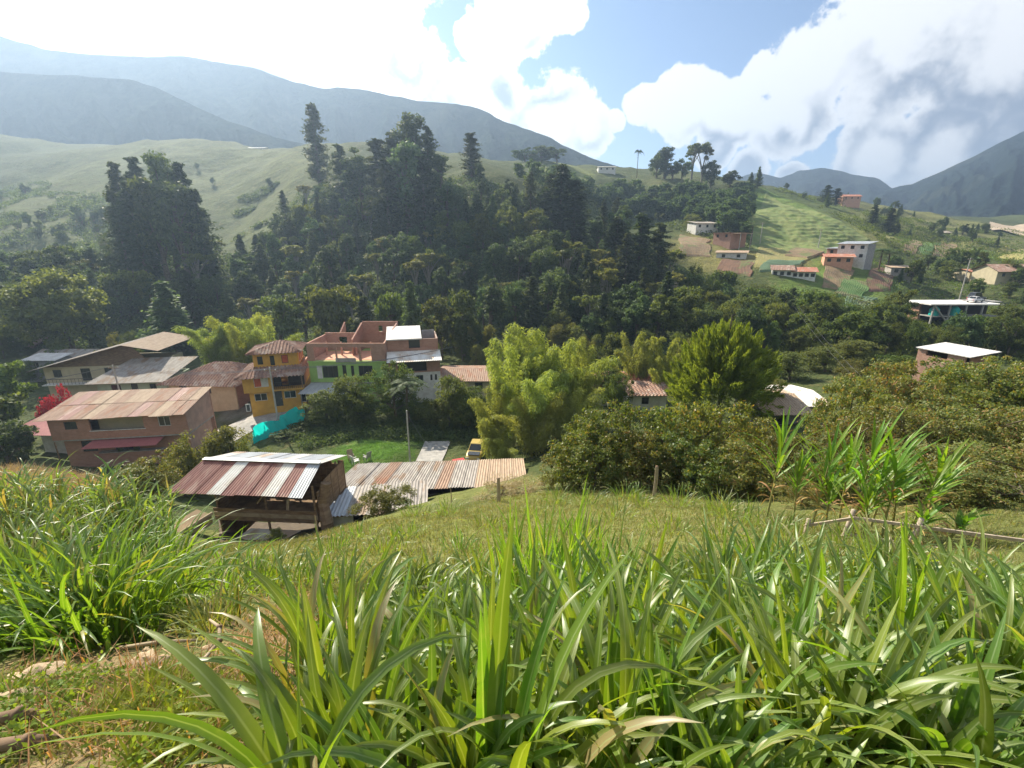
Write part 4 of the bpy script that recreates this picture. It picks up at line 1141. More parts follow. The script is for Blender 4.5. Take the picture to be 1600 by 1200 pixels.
roof(e, [((-oz, Dp + .2, ez), (-oz, -oz, ez), (ux0 + .3, Dp - 1, ez + .95), (ux0 + .3, uy0 + .2, ez + .95))], 'tile', **tk)
roof(e, [((W + .35, -oz, ez), (W + .35, Dp, ez), (ux1 - .3, uy0 + .2, ez + .95), (ux1 - .3, Dp, ez + .95))], 'tile', **tk)
xm, ez2 = (ux0 + ux1) / 2 + .4, uz + .02
roof(e, [((ux0 - .7, uy0 - .6, ez2), (ux1 + .6, uy0 - .6, ez2), (xm - .2, (uy0 + uy1) / 2, ez2 + 1.15), (xm + .2, (uy0 + uy1) / 2, ez2 + 1.15))], 'tile', **tk)
roof(e, [((ux0 - .7, uy1 + .6, ez2), (ux0 - .7, uy0 - .6, ez2), (xm - .2, (uy0 + uy1) / 2 + .05, ez2 + 1.15), (xm - .2, (uy0 + uy1) / 2 - .05, ez2 + 1.15))], 'tile', **tk)
roof(e, [((ux1 + .6, uy0 - .6, ez2), (ux1 + .6, uy1 + .6, ez2), (xm + .2, (uy0 + uy1) / 2 - .05, ez2 + 1.15), (xm + .2, (uy0 + uy1) / 2 + .05, ez2 + 1.15))], 'tile', **tk)
roof(e, [((ux1 + .6, uy1 + .6, ez2), (ux0 - .7, uy1 + .6, ez2), (xm + .2, (uy0 + uy1) / 2, ez2 + 1.15), (xm - .2, (uy0 + uy1) / 2, ez2 + 1.15))], 'tile', **tk)
# white sign board by its door
e2 = empty('notice_board', tuple(e.matrix_basis @ Vector((.1, -.7, 0))), e.rotation_euler[2])
tag(e2, 'white framed board leaning at the corner of the yellow house', 'board')
nb = MB().box(0, .55, 0, .06, .02, .1).box(0, .55, 0, .06, .95, 1.05).box(0, .1, 0, .06, .1, .95).box(.45, .55, 0, .06, .1, .95)
nb.build('frame', M['frame_white'], e2); MB().box(.1, .45, .02, .04, .1, .95).build('panel', M['door_dark'], e2)

# ---- green house with unfinished brick storey
a, b = P(490, 628, 64), P(608, 628, 64)
zG = -20.9
e, W = frame('green_house', a, b, 'lime green house carrying an unfinished roofless brick storey', z=zG)
box_house(e, W, 8, 2.5, 'lime_paint', [], found=1, doors=[(W * .1, W * .4, 0, 2.3)])
MB().box(-.05, W + .05, -.15, 8, 2.5, 2.68).build('floor_slab', M['concrete'], e)
wall(e, W, 2.68, 5.45, [(W * .17, W * .37, 3.3, 5.0), (W * .43, W * .48, 3.5, 5.05), (W * .54, W * .58, 3.5, 5.0), (W * .64, W * .82, 3.5, 5.0)], 'lime_paint', 0, .2)
window(e, W * .17, W * .37, 3.3, 5.0, fm='frame_dark', mull=2); window(e, W * .43, W * .48, 3.5, 5.05, fm='frame_dark', mull=0); window(e, W * .54, W * .58, 3.5, 5.0, fm='frame_dark', mull=0); window(e, W * .64, W * .82, 3.5, 5.0, fm='frame_dark', mull=2)
MB().box(W * .1, W * .165, -.02, -.004, 3.2, 5.0).build('shutter', M['white_paint'], e)
MB().box(.003, .2, .202, 8, 2.68, 5.45).build('wall', M['brick'], e); MB().box(W - .2, W - .003, .202, 8, 2.68, 5.45).build('wall', M['brick'], e); MB().box(.2, W - .2, 7.8, 8, 2.68, 5.45).build('wall', M['brick'], e)
MB().box(.2, W - .2, 1.2, 1.25, 2.7, 5.4).build('inner_wall', M['interior_shade'], e)
MB().box(-.05, W + .05, -.1, 8.05, 5.45, 5.65).build('floor_slab', M['lime_paint'], e)
MB().box(W * .36, W * .62, -.14, -.104, 5.5, 6.1).build('parapet', M['concrete'], e)
wall(e, W, 5.65, 8.1, [(.9, W * .36, 5.66, 7.55), (W * .38, W * .66, 5.66, 7.55), (W * .69, W * .82, 5.66, 7.55)], 'brick_pale', 0, .2)
for k in range(4):
    x_ = W * (.12 + .2 * k)
    MB().box(x_, x_ + .18, 3.2, 3.4, 5.65, 7.6).build('column', M['brick_pale'], e)
MB().box(.003, .2, .202, 8, 5.65, 8.1).build('wall', M['brick_pale'], e)
MB().hexa([(W - .2, .202, 5.65), (W - .003, .202, 5.65), (W - .003, 8, 5.65), (W - .2, 8, 5.65), (W - .2, .202, 8.1), (W - .003, .202, 8.1), (W - .003, 8, 9.6), (W - .2, 8, 9.6)]).build('wall', M['brick_pale'], e)
wall(e, W * .5, 5.65, 9.75, [(W * .72, W * .78, 8.2, 9.1), (W * .84, W * .95, 8.2, 9.0)], 'brick', 7.9, .2, W * .5)
MB().hexa([(W * .5 - .2, 3, 5.65), (W * .5, 3, 5.65), (W * .5, 7.9, 5.65), (W * .5 - .2, 7.9, 5.65), (W * .5 - .2, 3, 8.0), (W * .5, 3, 8.0), (W * .5, 7.9, 9.6), (W * .5 - .2, 7.9, 9.6)]).build('wall', M['brick'], e)
wall(e, W * .5, 5.65, 8.3, [(2, 3.2, 6.6, 7.7)], 'brick_pale', 6.5, .2)
MB().hexa([(W * .2, 6.8, 8.0), (W * .2 + .2, 6.8, 8.0), (W * .2 + .2, 9, 8.0), (W * .2, 9, 8.0), (W * .2, 6.8, 8.3), (W * .2 + .2, 6.8, 8.3), (W * .2 + .2, 9, 9.5), (W * .2, 9, 9.5)]).build('gable', M['brick'], e)
MB().box(.3, W - .3, .5, 6, 5.66, 5.72).build('floor_finish', M['salmon'], e)
roof(e, [((-.6, -3.0, 1.95), (W * .62, -3.0, 1.95), (.1, -.02, 2.62), (W * .62, -.02, 2.62))], 'sheet_zinc', 'awning', pitch=.3)
for x_ in (-.3, W * .3, W * .6): MB().box(x_, x_ + .12, -2.9, -2.78, -.8, 1.95).build('post', M['steel'], e)

# ---- white and brick house beside it
a, b = P(611, 630, 63), P(690, 626, 64.5)
e, W = frame('white_brick_house', a, b, 'stepped house of white ground floor and brick upper floors', z=zG + .1)
box_house(e, W, 8, 4.0, 'white_paint', [(W * .52, W * .66, 2.1, 3.6, 1)], fm='door_green', found=1)
for k in range(2): MB().box(W * (.80 + .09 * k), W * (.84 + .09 * k), -.012, .02, 2.8, 3.6).build('niche', M['interior_shade'], e)
wall(e, W, 4.0, 6.0, [(W * .18, W * .74, 4.15, 5.9)], 'brick', 0, .2)
MB().box(W * .18, W * .74, .3, .34, 4.1, 5.9).build('window', M['glass_dark'], e)
for x_ in (.003, W - .2): MB().box(x_, x_ + .197, .202, 8, 4.0, 6.0).build('wall', M['brick'], e)
roof(e, [((-.1, -1.2, 5.85), (W + .2, -1.2, 5.85), (-.1, 2.0, 6.6), (W + .2, 2.0, 6.6))], 'sheet_white', 'lower_roof', pitch=.3, amp=.02)
wall(e, W, 6.05, 8.15, [(W * .42, W * .64, 6.9, 8.1)], 'brick', 2.2, .2)
MB().box(W * .42, W * .64, 2.35, 2.4, 6.9, 8.1).build('window', M['glass_dark'], e)
for x_ in (.003, W - .2): MB().box(x_, x_ + .197, 2.402, 8, 6.05, 8.15).build('wall', M['brick'], e)
MB().box(W * .45, W - .25, 2.0, 2.19, 6.05, 6.95).build('parapet', M['brick'], e)
MB().hexa([(-.1, 1.9, 8.15), (W * .68, 1.9, 8.15), (W * .68, 7.5, 9.0), (-.1, 7.5, 9.0), (-.1, 1.9, 8.3), (W * .68, 1.9, 8.3), (W * .68, 7.5, 9.15), (-.1, 7.5, 9.15)]).build('roof_slab', M['slab_white'], e)
MB().box(W * .7, W - .2, 6.5, 6.6, 6.05, 8.6).build('wall', M['grey_block'], e)

# ---- tiled hip roof house left of the yellow one
a, b = P(272, 640, 66), P(372, 634, 65)
e, W = frame('tiled_roof_house', a, b, 'low house under a broad weathered tile hip roof beside the yellow house', z=G(320, 66).z)
hh = P(300, 597, 65).z - e.location.z
box_house(e, W, 8, hh, 'cream', [(1.5, 2.7, hh - 1.4, hh - .4), (4.5, 6.2, hh - 1.5, hh - .4)], fm='frame_dark', side='brick')
zt = hh + 2.1
roof(e, [((-1, -1, hh - .1), (W + .9, -1, hh - .1), (W * .45, 3.8, zt), (W * .7, 3.8, zt))], 'tile', **tk)
roof(e, [((-1, 9, hh - .1), (-1, -1, hh - .1), (W * .45, 4.2, zt), (W * .45, 3.8, zt))], 'tile', **tk)
roof(e, [((W + .9, -1, hh - .1), (W + .9, 9, hh - .1), (W * .7, 3.8, zt), (W * .7, 4.2, zt))], 'tile', **tk)
roof(e, [((W + .9, 9, hh - .1), (-1, 9, hh - .1), (W * .7, 4.2, zt), (W * .45, 4.2, zt))], 'tile', **tk)
# ---- pale green house under grey sheets
a, b = P(162, 640, 68), P(268, 636, 69)
e, W = frame('pale_green_house', a, b, 'pale green house under a mottled grey sheet roof', z=G(215, 69).z)
hh = P(200, 593, 68).z - e.location.z
box_house(e, W, 6.5, hh, 'pale_green', [(1.8, 3.1, hh - 1.4, hh - .5), (W * .75, W * .85, hh - 1.4, hh - .5)], fm='frame_dark', doors=[(W * .48, W * .58, hh - 2.3, hh - .4)])
roof(e, [((-.9, -1.0, hh - .05), (W + .3, -1.0, hh), (1.2, 6.9, hh + 1.9), (W + 1.5, 6.9, hh + 1.9))], 'sheet_grey', pitch=.25)
# ---- big gabled house
a, b = P(84, 632, 73), P(250, 626, 75)
e, W = frame('big_gabled_house', a, b, 'cream house with balcony under a wide low sheet gable', z=G(150, 74).z)
z_e = P(95, 570, 73).z - e.location.z; z_r = P(215, 528, 76).z - e.location.z
fl = z_e - 2.5
box_house(e, W, 9, z_e, 'cream', [(1.2, 2.4, fl + .9, fl + 2.1), (W * .33, W * .42, fl + .2, fl + 2.2), (W * .55, W * .62, fl + .2, fl + 2.2), (W * .75, W * .85, fl + .8, fl + 2.1)], fm='frame_dark')
MB().box(.2, W * .75, -1.3, -.003, fl - .12, fl).build('balcony_slab', M['white_paint'], e)
bm = MB()
for k in range(22): bm.box(.3 + k * W * .033, .33 + k * W * .033, -1.28, -1.25, fl, fl + .85)
bm.box(.2, W * .75, -1.3, -1.22, fl + .85, fl + .92); bm.build('balcony_railing', M['frame_dark'], e)
xr = W * .82
MB().face([(0, .1, z_e), (W, .1, z_e), (W, .1, z_e + .3), (xr, .1, z_r - .12), (0, .1, z_e + .02)]).build('gable', M['wood'], e)
roof(e, [((-1.2, 10, z_e - .25), (-1.2, -1.5, z_e - .25), (xr, 10, z_r), (xr, -1.5, z_r))], 'sheet_grey', pitch=.3)
roof(e, [((W + 2.2, -1.5, z_r - 1.0), (W + 2.2, 10, z_r - 1.0), (xr, -1.5, z_r), (xr, 10, z_r))], 'sheet_tan', pitch=.3)
# ---- small houses behind the street
for (p0, p1, D, ztop, zrf, wm_, rm, lab) in [
        (58, 165, 84, 560, 541, 'cream', 'sheet_grey', 'long low house with grey brown roof behind the big gabled house'),
        (25, 70, 96, 535, 520, 'render_pink', 'sheet_tan', 'little tan house peeping out between dark trees'),
        (690, 770, 66, 592, 573, 'cream', 'sheet_brown', 'low house with brown sheet roof beside the bamboo')]:
    a, b = P(p0, 600, D), P(p1, 600, D)
    e, W = frame('street_house', a, b, lab, z=G((p0 + p1) / 2, D).z)
    hh = P((p0 + p1) / 2, ztop, D).z - e.location.z; hr = P((p0 + p1) / 2, zrf, D + 4).z - e.location.z
    box_house(e, W, 7, hh, wm_, [(W * .2, W * .35, hh - 1.5, hh - .5), (W * .65, W * .8, hh - 1.5, hh - .5)], fm='frame_dark')
    roof(e, [((-.8, -.8, hh - .05), (W + .8, -.8, hh - .05), (-.8, 3.6, hr), (W + .8, 3.6, hr)), ((W + .8, 8, hh - .05), (-.8, 8, hh - .05), (W + .8, 3.6, hr), (-.8, 3.6, hr))], rm, pitch=.3)
    for x_ in (.004, W - .2): gable(e, x_, 0, 7, hh, hr - .12, wm_)
a, b = P(40, 570, 80), P(88, 566, 80)
e, W = frame('lean_to_shed', a, b, 'small lean-to with bright white sheet roof among the street roofs', 'shed', z=G(64, 80).z)
hh = P(64, 562, 80).z - e.location.z
box_house(e, W, 3, hh, 'grey_block', [(1, 2.2, hh - 1.4, hh - .4)])
roof(e, [((-.4, -.5, hh), (W + .4, -.5, hh), (-.4, 3.3, hh + .5), (W + .4, 3.3, hh + .5))], 'slab_white', pitch=.3)

# ---- red tiled roofs beyond the bamboo
for (p0, p1, D, zt_, zr_, rm, lab) in [(930, 1012, 60, 604, 576, 'tile_red', 'house with red tile gable roof beyond the bamboo'), (985, 1040, 56, 612, 596, 'tile', 'annex with dull brown tile roof below the red gable')]:
    a, b = P(p0, 640, D), P(p1, 640, D)
    e, W = frame('red_roof_house', a, b, lab, z=G((p0 + p1) / 2, D).z)
    hh = P((p0 + p1) / 2, zt_, D).z - e.location.z; hr = P((p0 + p1) / 2, zr_, D + 3).z - e.location.z
    box_house(e, W, 6, hh, 'white_paint', [(W * .3, W * .5, hh - 1.4, hh - .5)], fm='frame_dark')
    roof(e, [((-.6, -.7, hh - .05), (W + .6, -.7, hh - .05), (-.6, 3, hr), (W + .6, 3, hr)), ((W + .6, 6.7, hh - .05), (-.6, 6.7, hh - .05), (W + .6, 3, hr), (-.6, 3, hr))], rm, **tk)
    for x_ in (.004, W - .2): gable(e, x_, 0, 6, hh, hr - .15, 'white_paint')
# ---- grey roofs right of the lime tree
for (p0, p1, D, zt_, zr_, rm, lab) in [(1195, 1258, 44, 642, 612, 'sheet_tan', 'house with dusty tan sheet roof below the brush bank'), (1225, 1285, 48, 628, 606, 'sheet_white', 'house with pale sheet roof behind the dusty tan one')]:
    a, b = P(p0, 660, D), P(p1, 655, D)
    e, W = frame('grey_roof_house', a, b, lab, z=G((p0 + p1) / 2, D).z)
    hh = P((p0 + p1) / 2, zt_, D).z - e.location.z; hr = P((p0 + p1) / 2, zr_, D + 3).z - e.location.z
    box_house(e, W, 6, hh, 'grey_block', [(W * .3, W * .5, hh - 1.3, hh - .4)], fm='frame_dark')
    roof(e, [((-.5, -.7, hh - .05), (W + .5, -.7, hh - .05), (-.5, 3, hr), (W + .5, 3, hr)), ((W + .5, 6.7, hh - .05), (-.5, 6.7, hh - .05), (W + .5, 3, hr), (-.5, 3, hr))], rm, pitch=.25)
    for x_ in (.004, W - .2): gable(e, x_, 0, 6, hh, hr - .12, 'grey_block')
# ---- brick hut with bright flat roof
a, b = P(1426, 580, 50), P(1500, 590, 46)
e, W = frame('brick_hut', a, b, 'brick hut with bright white sloping sheet roof above the brush', 'hut', z=min(G(1426, 50).z, G(1500, 46).z))
hh = P(1435, 540, 50).z - e.location.z
box_house(e, W, 4.0, hh - .7, 'brick_pale', [], side='brick')
for x_, wd_ in ((0, .8), (W - 1.5, 1.5)): MB().box(x_, x_ + wd_, 0, .2, hh - .7, hh - .03).build('pier', M['brick_pale'], e)
MB().box(.2, W - .1, .8, .85, hh - .7, hh - .05).build('inner_wall', M['interior_shade'], e)
MB().box(W - .25, W - .05, .9, 4, hh - .7, hh - .3).build('wall', M['brick'], e)
roof(e, [((-.15, -.2, hh), (W + .5, -.2, hh), (-.15, 4.3, hh + .25), (W + .5, 4.3, hh + .25))], 'slab_white', pitch=.3, amp=.01, th=.08)

# ---- barn
a, b = P(345, 838, 27.5), P(500, 838, 27.0)
e, W = frame('barn', a, b, 'open timber barn with rusty corrugated sheet roof and two white sheets', 'barn', z=P(420, 838, 27.3).z)
zt_, zr_ = P(400, 757, 26.6).z - e.location.z, P(400, 720, 28.0).z - e.location.z + .15
fl = P(420, 806, 27.3).z - e.location.z
for x_ in (.1, W * .5, W - .15):
    for y_ in (.15, 3.2): MB().tube([(x_, y_, -1.2), (x_, y_, zt_ + (.1 if y_ < 1 else .1))], .07, 7).build('post', M['wood'], e)
MB().box(0, W, .0, 4.2, fl - .14, fl).build('loft_floor', M['wood'], e)
for k in range(3): MB().box(-.05, W + .05, -.06 - .01 * k, -.02 - .01 * k, fl - .1 + .28 * k, fl + .15 + .28 * k).build('plank', M['wood_pale' if k == 1 else 'wood'], e)
nb_ = 15
for k in range(nb_):
    MB().box(W * k / nb_ + .01, W * (k + 1) / nb_ - .01, 4.0, 4.05, fl, zt_ - .15 + random.uniform(-.3, .05)).build('back_board', M['wood'], e)
for k in range(4): MB().box(W - .03, W + .02, .3 + k * .9, 1.15 + k * .9, fl + .1, zt_ - .1 - .3 * (k == 0)).build('side_board', M['wood'], e)
for k in range(12): MB().box(W * k / 12 + .01, W * (k + 1) / 12 - .01, 3.6, 3.65, -1.2, fl - .16).build('back_board', M['interior_shade'], e)  # boards coloured near black for the shade under the loft
for k in range(4): MB().box(-.02, .03, .2 + k * .95, 1.13 + k * .95, -1.2, zt_ - .12).build('side_board', M['wood'], e)  # boards added on this side to darken the barn's inside
MB().bar((W * .42, .1, fl + 1.0), (W * .55, .3, zt_ - .1), .08, .08).build('brace', M['wood_pale'], e)
MB().bar((.2, .1, fl + 1.1), (.9, .3, zt_ - .1), .08, .08).build('brace', M['wood_pale'], e)
MB().bar((W * .72, -.1, fl + .4), (W * .7, .4, fl + 1.15), .16, .05).build('plank', M['wood_pale'], e)
bl, br, tl, tr = (-1.9, -.9, zt_ - .05), (W - .2, -.9, zt_ - .05), (-1.3, 1.5, zr_), (W - .2, 1.5, zr_)
sheets(e, bl, br, tl, tr, 10, lambda i, r: {3: 'sheet_white', 7: 'sheet_white', 9: 'sheet_zinc'}.get(i, 'sheet_rust'), pitch=.16, amp=.02)
sheets(e, (W + .2, 4.2, zr_ - .75), (-1.1, 4.2, zr_ - .75), (W - .1, 1.45, zr_ + .04), (-1.3, 1.45, zr_ + .04), 10, lambda i, r: 'sheet_zinc' if i % 3 else 'sheet_white', pitch=.16, amp=.02)
MB().bar((-1.3, 1.5, zr_ + .09), (W - .2, 1.5, zr_ + .09), .3, .05).build('ridge_cap', M['sheet_zinc'], e)
mb = MB().tube([(W + .6, -.2, -.6), (W + .55, 0, 1.1), (W + .1, .6, 2.0), (W + .3, .9, zt_ - .1)], [.32, .36, .34, .3], 9); mb.build('tarpaulin_roll', M['wood'], e)
st = obj('white_sheet', MB().hexa([(W * .18, -1.0, .1), (W * .62, -1.1, .12), (W * .8, .2, .35), (W * .3, .2, .35), (W * .18, -1.0, .14), (W * .62, -1.1, .16), (W * .8, .2, .39), (W * .3, .2, .39)]).mesh('white_sheet', M['sheet_white']))
st.matrix_basis = e.matrix_basis.copy(); tag(st, 'pale plastic sheet lying on the ground under the barn', 'sheet')

# ---- long shed with corrugated roofs
a, b = P(515, 800, 33), P(820, 790, 34)
e, W = frame('long_shed', a, b, 'long low shed under a weathered corrugated fibre roof', 'shed', z=P(660, 800, 33).z - .4)
ze = P(600, 757, 33).z - e.location.z; zr = P(680, 728, 37).z - e.location.z
ze2 = min(ze, zr) - .25
box_house(e, W - 1, 4.4, ze2, 'grey_block', [(W * .55, W * .62, .6, ze2 - .3)], doors=[(W * .7, W * .76, 0, ze2 - .1)], fm='frame_dark', x0=.5)
sheets(e, (0, -.6, ze), (W + .1, -.6, ze), (.9, 4.9, zr), (W + .3, 4.9, zr), 15, lambda i, r: ['sheet_grey', 'sheet_grey', 'sheet_grey', 'sheet_grey', 'sheet_brown'][(i * 3) % 5] if i < 11 else 'sheet_tan', pitch=.22, amp=.035)
# lean-to in front of it
a, b = P(512, 832, 27.5), P(668, 815, 28.5)
e, W = frame('corrugated_lean_to', a, b, 'grey corrugated lean-to with white end wall below the long roof', 'shed', z=P(520, 835, 27.5).z)
z0_ = P(505, 800, 27.5).z - e.location.z; z1_ = P(600, 758, 31).z - e.location.z
sheets(e, (-.2, -.3, z0_ + .05), (W, -.3, z0_ - .2), (-.1, 3.6, z1_), (W + .1, 3.6, z1_), 9, lambda i, r: 'sheet_zinc' if i < 2 else 'sheet_grey', pitch=.22, amp=.035)
MB().box(.1, 1.5, .1, .25, -1.2, z0_ - .25).build('wall', M['white_paint'], e)
MB().box(.05, 1.55, .08, .26, z0_ - .25, z0_ - .03).build('lintel', M['brick'], e)
MB().box(.1, W - .2, 2.4, 2.5, -1, min(z0_, z1_) - .25).build('wall', M['interior_shade'], e)
for x_ in (W * .5, W - .2): MB().box(x_, x_ + .1, .0, .1, -1.2, z0_ - .1).build('post', M['wood'], e)

# ---- farmhouses on the sunny slope
def farm(p0, p1, D0, D1, pyb, pyt, wm_, rm, lab, name='farmhouse', roofk='gable', dep=6, rise=1.2, nwin=3, D_=None, side=None, storeys=1, over=.5):
    a, b = P(p0, pyb, D0), P(p1, pyb, D1)
    zb = min(h1(a.x, a.y), h1(b.x, b.y))
    e, W = frame(name, a, b, lab, z=zb)
    hh = max(2.0, P((p0 + p1) / 2, pyt, (D0 + D1) / 2).z - zb)
    holes = []
    for s in range(storeys):
        for k in range(nwin):
            x_ = W * (k + .5) / nwin; zc_ = hh - (s * 2.5) - 1.0
            holes.append((x_ - .5, x_ + .5, zc_ - .5, zc_ + .5, 0))
    box_house(e, W, dep, hh, wm_, holes, fm='frame_dark', found=3, side=side)
    if roofk == 'gable':
        roof(e, [((-over, -.7, hh - .05), (W + over, -.7, hh - .05), (-over, dep / 2, hh + rise), (W + over, dep / 2, hh + rise)), ((W + over, dep + .7, hh - .05), (-over, dep + .7, hh - .05), (W + over, dep / 2, hh + rise), (-over, dep / 2, hh + rise))], rm, pitch=.4, amp=.04)
        for x_ in (.004, W - .2): gable(e, x_, 0, dep, hh, hh + rise - .12, side or wm_)
    else:
        roof(e, [((-over, -.5, hh + .02), (W + over, -.5, hh + .02), (-over, dep + .5, hh + rise), (W + over, dep + .5, hh + rise))], rm, pitch=.4, amp=.03)
    return e, W, hh
farm(1087, 1122, 176, 178, 360, 349, 'white_paint', 'sheet_grey', 'small white farmhouse at the top of the bare field', rise=.9, roofk='mono')
e, W, hh = farm(1113, 1140, 164, 158, 384, 364, 'brick_pale', 'brick_pale', 'pink brick farmhouse with flat roof beside the bare field', roofk='mono', rise=.1, dep=8, nwin=2, side='brick', over=.05)
MB().box(W, W + 3.0, 1, 7, hh - .3, hh - .1).build('porch_roof', M['sheet_tan'], e)
for y_ in (1.2, 6.6): MB().box(W + 2.7, W + 2.9, y_, y_ + .2, -3, hh - .3).build('post', M['concrete'], e)
farm(1118, 1165, 150, 146, 407, 400, 'white_paint', 'sheet_tan', 'low shed with long tan roof and white end wall', 'farm_shed', rise=.6, nwin=2, roofk='mono')
farm(1205, 1237, 134, 132, 434, 423, 'white_paint', 'tile', 'white end of the long farmhouse under weathered tiles', nwin=3, rise=1.2)
farm(1237, 1274, 132, 130, 434, 424, 'white_paint', 'tile_red', 'white farmhouse with red brown roof adjoining the tiled one', nwin=4, rise=1.1)
e, W, hh = farm(1306, 1352, 146, 140, 404, 381, 'white_paint', 'sheet_zinc', 'white two storey farmhouse on the slope between palms', storeys=2, rise=.8, nwin=3, roofk='mono', dep=7, side='grey_block')
farm(1290, 1306, 150, 147, 402, 388, 'brick', 'sheet_zinc', 'brick side wing joined to the white two storey farmhouse', nwin=1, rise=.5, roofk='mono', dep=6)
farm(1287, 1332, 141, 138, 413, 401, 'salmon', 'tile_red', 'salmon farmhouse with red roof below the white two storey one', rise=.8, nwin=3)
farm(1392, 1426, 142, 140, 424, 418, 'concrete', 'sheet_tan', 'low shed with tan sloping roof among trees', 'farm_shed', rise=.5, nwin=2, roofk='mono')
farm(1515, 1542, 150, 150, 430, 424, 'cream', 'tile_red', 'small orange roofed shed at the roadside', 'farm_shed', rise=.6, nwin=1)
farm(1556, 1640, 140, 140, 436, 424, 'cream', 'tile', 'house with brown gable roof at the end of the road', rise=2.0, nwin=4, dep=8)
farm(1442, 1482, 255, 255, 374, 366, 'wood', 'sheet_grey', 'long dark barn behind the striped plots', 'farm_shed', rise=1.0, nwin=4)
farm(1317, 1345, 330, 330, 312, 307, 'salmon', 'tile_red', 'reddish ranch house on the ridge behind the terraces', rise=1.5, nwin=3)
for (p0, p1, D, py) in [(935, 962, 283, 263)]:
    farm(p0, p1, D, D, py + 2, py - 2, 'white_paint', 'sheet_white', 'white roofed house on the skyline saddle', rise=.6, nwin=3)
farm(388, 415, 300, 300, 238, 234, 'white_paint', 'slab_white', 'glaring white roof on the crest of the hazy pasture', rise=1.0, nwin=2)
# platform house with turquoise tanks and parked vehicles
a, b = P(1452, 500, 108), P(1560, 494, 108)
e, W = frame('platform_house', a, b, 'open concrete platform building with a pale roof deck and turquoise tanks', 'building', z=min(h1(a.x, a.y), h1(b.x, b.y)) - .5)
zd = P(1500, 474, 108).z - e.location.z
MB().box(-1.0, W, -.5, 8, zd - .25, zd).build('roof_deck', M['slab_white'], e)
for k in range(5): MB().box(W * k / 4.2, W * k / 4.2 + .3, -.3, 0, -3, zd - .25).build('column', M['concrete'], e)
MB().box(.3, W, 3, 3.2, -3, zd - .26).build('wall', M['interior_shade'], e)
MB().box(0, W, -.4, 2.9, zd - 3.0, zd - 2.8).build('floor_slab', M['concrete'], e)
MB().bar((0, -.35, zd - .3), (W * .24, -.35, zd - 4.2), .3, .3).build('strut', M['concrete'], e)
MB().box(.2, W, 3.5, 7.8, -3, zd - .3).build('wall', M['brick'], e)
ZD = e.location.z + zd; Mx = e.matrix_basis.copy()
for k, x_ in enumerate((1.4, 6.2)):
    t_ = empty('water_tank', tuple(Mx @ Vector((x_, .8, zd - 2.8)))); tag(t_, 'round turquoise water tank under the platform roof', 'tank', 'tanks under the platform')
    MB().tube([(0, 0, 0), (0, 0, .1), (0, 0, 1.5), (0, 0, 1.9), (0, 0, 2.0)], [.85, .95, .95, .6, .5], 16).build('tank_body', M['tank_turquoise'], t_); MB().tube([(0, 0, 2.0), (0, 0, 2.12)], .45, 12).build('lid', M['tank_turquoise'], t_)

